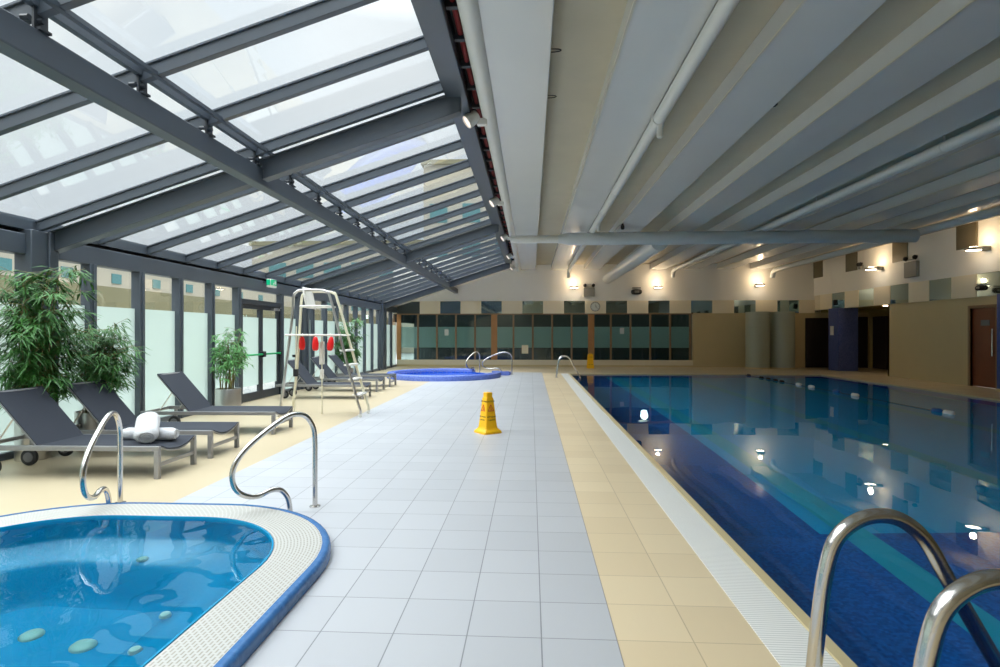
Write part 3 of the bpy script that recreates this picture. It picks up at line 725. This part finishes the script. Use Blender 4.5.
for loc, rz, lb in (((6.05, YF, 3.86), 0, 'lit wall lamp on the far wall, middle of the three'), ((10.8, YF, 3.93), 0, 'lit wall lamp on the far wall, above the round green columns'),
                    ((XR - .02, 22.3, 4.12), -PI / 2, 'lit wall lamp on the right wall, left of the grey emergency light box'), ((XR - .02, 17.3, 4.12), -PI / 2, 'lit wall lamp on the right wall, nearest the right edge')):
    q = dup(f0, loc, rz, lb)
    if rz: q.rotation_euler[2] = -PI / 2

# vents
for i, (y, lb) in enumerate(((18.1, 'brown square wall vent nearest the right edge of the photo'), (21.25, 'brown square wall vent above the grey emergency light box'), (24.35, 'brown square wall vent left of the tiny twin lamp'), (27.1, 'brown square wall vent nearest the far wall corner'))):
    t = thing('wall_vent', lb, 'vent', (XR - .03, y, 4.25), 0, 'square vents high on the right wall')
    mk('vent_frame', MB().box(-.02, .02, -.42, .42, 0, .78), 'vent', t, bevel=.006)
    b = MB()
    for k in range(12): b.box(-.032, -.018, -.38, .38, .05 + k * .06, .075 + k * .06)
    mk('louvre', b, 'vent', t)

# emergency twin-spot lights, clock, cameras
def twin(loc, rz, label, s=1.0):
    t = thing('emergency_light', label, 'emergency light', loc, rz)
    mk('casing', MB().box(-.26 * s, .26 * s, -.12, 0, -.30 * s, .14 * s), 'speck', t, bevel=.01)
    for q in (-.2, .2):
        R = Matrix.Rotation(1.3, 3, 'X')
        hd = mk('lamp_head', MB().lathe([(.04, .08), (.075, .05), (.08, -.03)], (q * s, -.1, .24 * s), 18, R), 'black', t)
        mk('lamp_lens', MB().lathe([(.066, -.036), (.02, -.034)], (q * s, -.1, .24 * s), 18, R), 'paper', hd)
    mk('head_bar', MB().tube([(-.2 * s, -.06, .2 * s), (.2 * s, -.06, .2 * s)], .012, 8), 'speck', t)
    return t
twin((2.82, YF, 3.72), 0, 'grey twin-headed emergency light beside the left far wall lamp')
twin((XR - .02, 20.55, 3.98), -PI / 2, 'grey box twin-headed emergency light on the right wall, between two lit lamps', 1.25)
twin((XR - .02, 23.6, 4.35), -PI / 2, 'tiny dark twin lamp on the right wall beside a brown vent', .35)
t = thing('wall_clock', 'round white wall clock on the cream panel above the far glass', 'clock', (px(594.5), YF - .045, 2.93))
R = Matrix.Rotation(PI / 2, 3, 'X')
mk('clock_rim', MB().lathe([(.225, 0), (.235, .04), (.215, .05), (.205, .03)], n=36, R=R, close=False), 'speck', t)
mk('clock_dial', MB().lathe([(.21, 0), (.21, .025), (.001, .026)], n=36, R=R), 'paper', t)
b = MB(); b.obox((.03, -.035, .05), (.014, .006, .12), Matrix.Rotation(-.5, 3, 'Y').to_3x3()); mk('clock_hand', b, 'ink', t)
b = MB(); b.obox((.05, -.038, -.04), (.012, .006, .16), Matrix.Rotation(-.9, 3, 'Y').to_3x3()); mk('clock_hand', b, 'ink', t)
b = MB()
for k in range(12):
    a = k * PI / 6; b.obox((.18 * math.sin(a), -.03, .18 * math.cos(a)), (.014, .004, .03), Matrix.Rotation(a, 3, 'Y'))
mk('hour_marks', b, 'ink', t)
def cam_dome(loc, rz, label, sc=1.0):
    t = thing('wall_speaker', label, 'wall fitting', loc, rz)
    b = MB(); L = []
    for off, yy in ((1, 0), (1, -.06), (.85, -.11), (.5, -.14)):
        L.append([(.26 * off * math.copysign(abs(math.cos(a)) ** .6, math.cos(a)), yy, .13 * off * math.copysign(abs(math.sin(a)) ** .8, math.sin(a))) for a in [2 * PI * k / 32 for k in range(32)]])
    b.loops(L); b.cap(L[-1]); mk('casing', b, 'black', t, smooth=50)
    mk('grille', MB().box(-.11, .11, -.155, -.13, -.05, .06), 'speck', t, bevel=.01)
    mk('top_bracket', MB().box(-.2, .2, -.06, 0, .17, .22), 'speck', t)
    t.scale = (sc, sc, sc)
    return t
cam_dome((px(635), YF, 3.64), 0, 'black oval fitting on the far wall, between two lit lamps')
cam_dome((XR - .05, 17.55, 2.98), -PI / 2, 'black oval fitting on the band above the red-brown door', .6)
for x, y, rz, lb in ((px(744.5) + .05, YF, 0, 0), ):
    pass
t = thing('fire_alarm_bell', 'tiny dark alarm on the corner of the right wall band', 'alarm', (XR - .05, 25.6, 3.0))
mk('casing', MB().lathe([(.05, -.12), (.07, -.08), (.07, .08), (.05, .12)], n=14), 'black', t)
mk('bracket', MB().box(0, .05, -.02, .02, -.03, .03), 'speck', t)

# ------------------------------------------------------------------ sun loungers
def lounger(label, loc, rz):
    t = thing('sun_lounger', label, 'sun lounger', loc, rz, 'grey sun loungers along the glass wall')
    # local: foot end x=0, head towards -x, centre y=0, half width .345
    W = .345; H = .36; Lh = 1.42; LL = 2.18
    for s in (-1, 1):
        b = MB(); b.box(-LL, 0, s * W - .02, s * W + .02, H - .055, H); mk('side_rail', b, 'alu', t, bevel=.004)
        b = MB(); b.box(-.055, 0, s * W - .024, s * W + .024, 0, H - .055); mk('leg', b, 'alu', t, bevel=.004)
        b = MB(); b.box(-LL + .16, -LL + .2, s * W - .06 * (1 if s > 0 else -1) - .02, s * W - .06 * (1 if s > 0 else -1) + .02, .06, H - .05); lg = mk('wheel_strut', b, 'alu', t)
        R = Matrix.Rotation(PI / 2, 3, 'X')
        wh = mk('wheel', MB().lathe([(.055, -.02), (.085, -.024), (.098, -.018), (.10, 0), (.098, .018), (.085, .024), (.055, .02)], (-LL + .18, s * (W - .10), .10), 28, R), 'rubber', t)
        mk('wheel_hub', MB().lathe([(.012, -.032), (.06, -.026), (.06, .026), (.012, .032)], (-LL + .18, s * (W - .10), .10), 24, R), 'hub', wh)
    b = MB(); b.box(-.04, -.012, -W + .02, W - .02, .13, .17); mk('foot_stretcher', b, 'alu', t)
    mk('cross_rail', MB().box(-LL, -LL + .04, -W + .02, W - .02, H - .05, H - .01), 'alu', t); mk('cross_rail', MB().box(-Lh - .03, -Lh + .01, -W + .02, W - .02, H - .06, H - .02), 'alu', t)
    # foot end curved strap: sling dips below the rail at the foot
    b = MB(); cols = []
    n_ = 12
    for i in range(n_ + 1):
        v = -1 + 2 * i / n_; y = v * (W - .02); dip = .075 * (1 - v * v) * 1.0
        cols.append((y, dip))
    xsn = [0, -.03, -.12, -.35, -.8, -Lh]; fall = [1, .9, .5, .25, .18, .12]
    top = [[(x, y, H + .004 - d * f) for (y, d) in cols] for x, f in zip(xsn, fall)]
    b.loops(top, closed=False); low = [[(p[0], p[1], p[2] - .012) for p in r] for r in top]
    b.loops([top[0], low[0]], closed=False); b.loops(low, closed=False)
    mk('seat_sling', b, 'sling', t, smooth=60)
    # foot curved bar
    b = MB(); b.tube([(-.01, y, H - .01 - d * 1.15) for y, d in cols], .011, 8); mk('curved_foot_bar', b, 'alu', t, smooth=60)
    # backrest
    dx, dz = -.49, .56; Lb = math.hypot(dx, dz); R = Matrix(((dx / Lb, 0, -dz / Lb), (0, 1, 0), (dz / Lb, 0, dx / Lb)))
    hinge = Vector((-Lh, 0, H))
    def bp(u, y, o=0):  # u along, o offset toward sitter
        return hinge + Vector((dx / Lb, 0, dz / Lb)) * u + Vector((0, y, 0)) + Vector((dz / Lb, 0, -dx / Lb)) * o
    Lf = Lb + .02
    b = MB()
    for s in (-1, 1): b.tube([bp(-.0, s * (W - .03)), bp(Lf, s * (W - .03))], .016, 8)
    b.tube([bp(Lf, -(W - .03)), bp(Lf, W - .03)], .016, 8)
    bk = mk('backrest_frame', b, 'alu', t, smooth=60)
    rows = []
    for u in (-.02, .1, .3, .5, .65, Lf - .02, Lf + .018, Lf + .018):
        rows.append([bp(u, v * (W - .015) / 1, .02 - .012 * (1 - v * v)) for v in [-1 + k / 4 for k in range(9)]])
    rows2 = [[p - (bp(0, 0, .012) - bp(0, 0, 0)) for p in r] for r in rows]
    b = MB(); b.loops(rows, closed=False); b.loops(rows2, closed=False)
    for e in (0, -1): b.loops([[r[e] for r in rows], [r[e] for r in rows2]], closed=False)
    b.loops([rows[-1], rows2[-1]], closed=False)
    mk('back_sling', b, 'sling', t, smooth=60)
    for s in (-1, 1):
        q = bp(.42, s * (W - .06)); mk('back_stay', MB().tube([q, (-LL + .25, s * (W - .06), H - .02)], .009, 6), 'steel_m', t)
    return t
l1 = lounger('slate grey sun lounger carrying white rolled towels, nearest the camera', (-4.10, 6.31, 0), math.radians(1.5))
loungers = [((-4.10, 7.33, 0), 2, 'slate grey sun lounger directly behind the one with towels'),
            ((-4.08, 9.06, 0), 1.5, 'slate grey sun lounger between the bamboo pots, in front of the exit door'),
            ((-4.1, 13.85, 0), 1, 'slate grey sun lounger seen through the lifeguard chair, first of the far three'),
            ((-4.22, 15.6, 0), -1, 'slate grey sun lounger behind the lifeguard chair, second of the far three'),
            ((-4.22, 17.02, 0), 0, 'slate grey sun lounger nearest the round plunge pool')]
for loc, a, lb in loungers: dup(l1, loc, math.radians(a), lb)

# towels
def towel(label, loc, rz, L=.5, r=.085, ry=1.0, seed=1, upright=False):
    rr = random.Random(seed); b = MB(); rings = []; N = 28
    for i in range(15):
        u = i / 14; x = (u - .5) * L
        e = min(u, 1 - u) * L
        fall = math.sqrt(max(0, 1 - (1 - min(e / .03, 1)) ** 2)) * .25 + .75
        ring = []
        for k in range(N):
            a = 2 * PI * k / N; q = r * fall * (1 + .035 * math.sin(3 * a + u * 2) + rr.uniform(-.01, .01))
            z = q * math.sin(a) * ry; ring.append((x, q * math.cos(a) * 1.1, max(z, -r * .85 * ry)))
        rings.append(ring)
    b.loops(rings)
    t = tag(mk('rolled_towel', b, 'towel', smooth=70), label, 'towel', 'white rolled towels')
    t.location = loc; t.rotation_euler = (0, 0, rz)
    for s in (0, -1):
        e = rings[s]; xx = e[0][0]; c = MB(); sg = -1 if s == 0 else 1
        ring2 = [(xx, p[1], p[2]) for p in e]; ring3 = [(xx + sg * .008, p[1] * .9, p[2] * .9) for p in e]; ring4 = [(xx - sg * .006, p[1] * .5, p[2] * .5) for p in e]
        c.loops([ring2, ring3, ring4]); c.cap(ring4)
        mk('roll_end', c, 'towel', t, smooth=70)
        sp = [(xx + sg * .004, (r * .12 + r * .68 * k / 40) * math.cos(k * .42), (r * .12 + r * .68 * k / 40) * math.sin(k * .42) * ry) for k in range(41)]
        mk('spiral_fold', MB().tube(sp, .007, 6), 'towel', t, smooth=70)
    return t
TZ = .36
towel('white rolled towel lying lengthwise on the nearest lounger, under the crosswise one', (-4.52, 6.42, TZ + .055), .03, .62, .073, 1, 2)
tw = towel('white rolled towel laid crosswise on top, its rolled end facing the camera', (-4.47, 6.30, TZ + .15), math.radians(121), .42, .112, .9, 5)
tw.rotation_euler = (0, -.42, math.radians(121))

# ------------------------------------------------------------------ lifeguard chair
lc = thing('lifeguard_chair', 'tall tubular steel lifeguard chair with a white seat and ladder steps', 'lifeguard chair', (-4.05, 10.87, 0))
yf, yr = -.27, .27
A = {-1: yf, 1: yr}
for s in (-1, 1):
    y = A[s]; yt = y * .72
    P = [(-.86, y * 1.05, 0), (-.80, y * 1.05, .12), (-.70, y, .9), (-.60, yt, 1.9), (-.57, yt, 2.32), (-.52, yt, 2.41), (-.42, yt, 2.45), (-.05, yt, 2.45), (.08, yt, 2.42), (.16, yt, 2.30), (.45, y * .9, 1.25), (.72, y, .3), (.77, y, .15), (.77, y, .02)]
    mk('side_tube', MB().tube(spline(P, 5), .026, 12), 'steel_m' if s < 0 else 'creampaint', lc, smooth=60)
    mk('foot_cap', MB().lathe([(.035, 0), (.035, .05), (.028, .06)], (.77, y, 0), 16), 'wplastic', lc)
    mk('foot_cap', MB().lathe([(.035, 0), (.035, .05), (.028, .06)], (-.86, y * 1.05, 0), 16), 'wplastic', lc)
def lx(z): return .16 + (2.30 - z) * .285
for z in (.42, .72, 1.0, 1.28): 
    x = lx(z); b = MB(); b.box(x - .09, x + .05, -.25, .25, z - .018, z + .018); mk('step', b, 'wplastic', lc, bevel=.01)
b = MB(); b.tube([(-.70, yf, 1.58), (.40, yf, 1.58)], .02, 10); b.tube([(-.68, yr, 1.58), (.40, yr, 1.58)], .02, 10); b.tube([(-.66, yf, 1.58), (-.66, yr, 1.58)], .02, 10); b.box(-.62, .38, -.25, .25, 1.56, 1.575); mk('foot_platform', b, 'wplastic', lc)
b = MB(); b.box(-.45, .12, -.24, .24, 2.12, 2.16); mk('seat', b, 'wplastic', lc, bevel=.02)
b = MB(); b.hexa([(-.32, -.23, 2.10), (-.28, -.23, 2.10), (-.32, .23, 2.10), (-.28, .23, 2.10), (-.40, -.23, 2.50), (-.36, -.23, 2.52), (-.40, .23, 2.50), (-.36, .23, 2.52)]); mk('seat_back', b, 'wplastic', lc, bevel=.02)
b = MB(); b.box(-.12, -.04, -.05, .05, 1.0, 1.45); b.box(-.11, -.05, -.04, .04, .72, .9); mk('hanging_strap_plate', b, 'wplastic', lc, bevel=.01)
b = MB(); b.tube([(-.48, yf, 1.75), (-.51, yf - .02, .05)], .013, 8); b.tube([(-.08, 0, 1.6), (-.08, 0, .02)], .012, 8); mk('reaching_pole', b, 'creampaint', lc)
b = MB(); b.box(-.53, -.45, yf - .04, yf + .02, .78, .92); b.box(-.53, -.48, yf - .04, yf + .01, 0.02, .1); b.box(-.55, -.49, yf - .03, yf + .02, 1.15, 1.2); mk('pole_clamp', b, 'black', lc)
for x, y, lb in ((-4.12, 10.57, 'red rescue float hanging on the lifeguard chair, left of the two side by side'), (-3.84, 10.57, 'red rescue float hanging on the lifeguard chair, right of the two side by side'), (-4.62, 11.14, 'red rescue float hanging behind the left leg of the lifeguard chair')):
    t = thing('rescue_float', lb, 'rescue float', (x, y - .06, 1.28), 0, 'red rescue floats')
    b = MB(); sec = []
    for z, q in ((0, .4), (.015, .8), (.05, 1), (.14, 1), (.20, .85), (.25, .6), (.27, .3)):
        sec.append([(.062 * q * math.cos(a) + (.03 * (z / .27) if x > -4 else 0), .045 * q * math.sin(a), z) for a in [2 * PI * k / 18 for k in range(18)]])
    b.loops(sec); b.cap(sec[0]); b.cap(sec[-1]); mk('float_body', b, 'redfloat', t, smooth=60)
    mk('cord', MB().tube(spline([(.0, 0, .26), (.02, 0, .30), (0, .03, .33)], 3), .006, 6), 'wplastic', t)

# ------------------------------------------------------------------ wet floor cone and sign
cn = thing('caution_cone', 'yellow four-sided wet floor cone standing on the grey tiles', 'caution cone', (-.70, 9.07, 0), math.radians(38))
def sq(h, r=.02, z=0, n=4):
    out = []
    for cx, cy, a0 in ((h - r, h - r, 0), (-h + r, h - r, 90), (-h + r, -h + r, 180), (h - r, -h + r, 270)):
        for i in range(n + 1):
            a = math.radians(a0 + 90 * i / n); out.append((cx + r * math.cos(a), cy + r * math.sin(a), z))
    return out
S = [(.170, .0), (.170, .025), (.162, .04), (.145, .055), (.122, .08), (.115, .11), (.070, .56), (.067, .57), (.060, .572), (.056, .58), (.058, .648), (.048, .655)]
L = [sq(h, min(.03, h * .3), z) for h, z in S]
b = MB(); b.loops(L); b.cap(L[-1]); b.cap(L[0]); mk('cone_body', b, 'yellow', cn, smooth=30)
def face_pt(k, z):  # rotation & half-width at z
    return .115 - (z - .11) / .45 * .045
tl = math.atan(.045 / .45)
for k in range(4):
    a = k * PI / 2
    def put(o, z, off=.0015):
        hw = face_pt(k, z) + off
        o.location = (math.sin(a) * hw, -math.cos(a) * hw, z); o.rotation_euler = Matrix.Rotation(a, 4, 'Z').to_3x3().to_4x4().__matmul__(Matrix.Rotation(PI / 2 - tl, 4, 'X')).to_euler()
    put(text_mesh('CAUTION', .034, 'printed_word', 'ink', cn, (0, 0, 0), (0, 0, 0)), .51)
    put(text_mesh('CUIDADO', .030, 'printed_word', 'ink', cn, (0, 0, 0), (0, 0, 0)), .215)
    put(text_mesh('WET FLOOR', .030, 'printed_word', 'ink', cn, (0, 0, 0), (0, 0, 0)), .265)
    b = MB()
    T = [(-.055, 0), (.055, 0), (0, .10)]
    for i in range(3):
        p_, q_ = T[i], T[(i + 1) % 3]; b.tube([(p_[0], p_[1], 0), (q_[0], q_[1], 0)], .005, 6)
    b.tube([(-.004, .052, 0), (.006, .03, 0), (.022, .012, 0)], .004, 6); b.tube([(.006, .03, 0), (-.012, .012, 0)], .004, 6); b.tube([(-.004, .050, 0), (.014, .046, 0)], .003, 6); b.tube([(-.006, .06, 0), (-.007, .068, 0)], .007, 8)
    o = mk('warning_triangle', b, 'redink', cn); put(o, .36)
b = MB()
sg = thing('wet_floor_sign', 'yellow folding wet floor sign at the far edge of the pool', 'folding sign', (2.76, 26.3, 0), math.radians(4))
for s in (-1, 1):
    b = MB(); y0 = s * .17; y1 = s * .02
    b.hexa([(-.15, y0 - .01, 0), (.15, y0 - .01, 0), (-.15, y0 + .01, 0), (.15, y0 + .01, 0), (-.12, y1 - .01, .66), (.12, y1 - .01, .66), (-.12, y1 + .01, .66), (.12, y1 + .01, .66)])
    lf = mk('sign_leaf', b, 'yellow', sg, bevel=.006)
    if s < 0:
        tt = math.atan(.15 / .66)
        o = text_mesh('CAUTION', .05, 'printed_word', 'ink', lf, (0, -.065, .52), (PI / 2 - tt, 0, 0))
        o = text_mesh('WET FLOOR', .038, 'printed_word', 'ink', lf, (0, -.14, .18), (PI / 2 - tt, 0, 0))
mk('handle', MB().tube([(-.06, 0, .66), (-.04, 0, .70), (.04, 0, .70), (.06, 0, .66)], .012, 8), 'yellow', sg)

# ------------------------------------------------------------------ bamboo in steel pots
def bamboo(loc, label, height, spread, culms, leaves, seed, leafmat, pr_=.25, ph=.48, lsize=.15, zlow=.35, group='potted bamboo plants', lean=(0, 0)):
    rr = random.Random(seed)
    t = thing('potted_bamboo', label, 'potted plant', loc, 0, group)
    mk('steel_pot', MB().lathe([(pr_ * .97, 0), (pr_, .01), (pr_, ph - .01), (pr_ * .98, ph), (pr_ * .94, ph - .005), (pr_ * .93, ph - .06)], n=40, close=False), 'steel_m', t)
    mk('soil', MB().lathe([(pr_ * .94, ph - .05), (.01, ph - .035)], n=32, close=False), 'soil', t)
    st = MB(); nodes = []
    for c in range(culms):
        a = rr.uniform(0, 2 * PI); q = rr.uniform(0, pr_ * .7); h_ = height * rr.uniform(.72, 1.0); la = rr.uniform(0, 2 * PI); ls = rr.uniform(.05, spread * .75)
        P = []
        for i in range(9):
            u = i / 8; P.append((q * math.cos(a) + (ls * math.cos(la) + lean[0]) * u ** 1.6, q * math.sin(a) + (ls * math.sin(la) * .8 + lean[1]) * u ** 1.6, ph - .05 + (h_ - ph) * u - .12 * u ** 4 * ls))
        st.tube(P, .01, 6, radii=[.012 * (1 - .75 * i / 8) for i in range(9)])
        for i in range(2, 9): nodes.append((Vector(P[i]), i / 8))
    lf = MB(); cnt = 0
    while cnt < leaves:
        p, u = rr.choice(nodes)
        if p.z < zlow * height and rr.random() < .8: continue
        an = rr.uniform(0, 2 * PI); tw = Vector((math.cos(an), math.sin(an), rr.uniform(-.1, .5))) * rr.uniform(.08, spread * .75)
        q = p + tw; q.z += rr.uniform(-.08, .08); st.tube([p, (p + q) / 2 + Vector((0, 0, .02)), q], .0025, 4, cap=False)
        for k in range(rr.randint(5, 9)):
            base = p + (q - p) * rr.uniform(.45, 1.0); b_a = an + rr.uniform(-1.3, 1.3); L_ = lsize * rr.uniform(.65, 1.25); wv = L_ * .075
            d = Vector((math.cos(b_a), math.sin(b_a), rr.uniform(-.95, .15))).normalized(); s = d.cross(Vector((0, 0, 1))).normalized(); up = s.cross(d)
            m1 = base + d * L_ * .4 + Vector((0, 0, .006)); tip = base + d * L_ + Vector((0, 0, -L_ * .22)); i0 = len(lf.v)
            lf.v += [tuple(base), tuple(m1 + s * wv - up * .004), tuple(tip), tuple(m1 - s * wv - up * .004), tuple(m1 + up * .003)]
            lf.f += [(i0, i0 + 1, i0 + 4), (i0 + 1, i0 + 2, i0 + 4), (i0, i0 + 4, i0 + 3), (i0 + 4, i0 + 2, i0 + 3)]; cnt += 1
    lim = XL + .09 - loc[0]
    for q in (st, lf): q.v = [(2 * lim - p[0] if p[0] < lim else p[0], p[1], p[2]) for p in q.v]
    mk('stem', st, 'culm', t, smooth=60); mk('foliage', lf, leafmat, t, smooth=0, fixn=False)
    return t
bamboo((-6.38, 6.85, 0), 'tall dense bamboo in a steel pot behind the first lounger, reaching the roof beam', 2.45, .56, 20, 3300, 3, 'leaf', .19, .48, .19, .36, lean=(.22, -.15))
bamboo((-6.22, 7.72, 0), 'broad leafy bamboo in a steel pot behind the second lounger', 1.75, .50, 15, 2600, 5, 'leaf', .27, .50, .16, .45)
bamboo((-6.28, 11.3, 0), 'small upright bamboo in a steel pot left of the exit door', 1.80, .36, 14, 1500, 9, 'leaf2', .25, .47, .14, .42)
bamboo((-6.25, 18.6, 0), 'large leafy plant in a steel pot behind the lifeguard chair', 2.15, .45, 14, 1800, 12, 'leaf', .26, .45, .24, .3)

# ------------------------------------------------------------------ lane rope
lr = thing('lane_rope', 'thin lane rope with small floats at the far right of the pool', 'lane rope', (8.5, 11.9, -.03))
mk('rope', MB().tube([(0, 0, .01), (.02, 5, .01), (-.05, 10.7, .01)], .006, 6), 'black', lr)
fl = [(0, 'wplastic'), (.33, 'blueplastic'), (3.3, 'wplastic'), (4.2, 'blueplastic'), (5.6, 'wplastic'), (6.4, 'wplastic'), (7.6, 'black'), (8.1, 'black'), (8.7, 'black'), (9.3, 'black'), (10.5, 'black')]
for y, m in fl:
    r = .055 if m != 'black' else .045
    mk('float', MB().tube([(0, y - .14, .02), (0, y - .1, .02), (0, y + .1, .02), (0, y + .14, .02)], r, 14, radii=[r * .5, r, r, r * .5]), m, lr, smooth=60)

# ------------------------------------------------------------------ outside
b = MB(); b.box(-60, XL - .15, YB - 20, 70, -.12, -.02); struct(mk('floor_outside', b, 'paving', smooth=0))
def building(label, x0, x1, y0, y1, h_, wins, m='outwall', base=None):
    t = thing('building', label, 'building', ((x0 + x1) / 2, (y0 + y1) / 2, 0))
    cx, cy = (x0 + x1) / 2, (y0 + y1) / 2
    b = MB(); b.box(x0 - cx, x1 - cx, y0 - cy, y1 - cy, 0, h_); mk('wall', b, m, t)
    b = MB(); b.box(x0 - cx - .2, x1 - cx + .2, y0 - cy - .2, y1 - cy + .2, h_, h_ + .35); mk('roof_edge', b, 'outolive', t)
    for (ax, p0, p1, z0, z1) in wins:
        b = MB()
        if ax == 'x': b.box(x1 - cx, x1 - cx + .04, p0 - cy, p1 - cy, z0, z1)
        else: b.box(p0 - cx, p1 - cx, y0 - cy - .04, y0 - cy, z0, z1)
        mk('window', b, 'outwin', t)
    return t
building('long cream building outside the left glass wall', -24, -18, -8, 46, 4.95, [('x', 20.5 - 10.4 + 2.6 * k, 21.05 - 10.4 + 2.6 * k, 3.78, 4.2) for k in range(13)])
t = thing('boundary_wall', 'olive topped boundary wall outside the left glass wall', 'wall', (-12, 15, 0))
mk('wall_base', MB().box(-.15, .15, -22, 40, 0, 2.34), 'outwall', t); mk('parapet', MB().box(-.25, .25, -22, 40, 2.34, 2.92), 'outolive', t)
building('tall cream building beyond the end of the glass roof', -8.5, 12, 44, 54, 15.0, [('y', -8 + 2.6 * k, -6.6 + 2.6 * k, z, z + 1.5) for k in range(6) for z in (4.4, 7.4, 10.4)])
building('lower cream building left of the tall one, beyond the glass roof', -24, -9.3, 47, 56, 9.2, [('y', -22.5 + 2.4 * k, -21 + 2.4 * k, z, z + 1.3) for k in range(5) for z in (3.6, 6.4)])
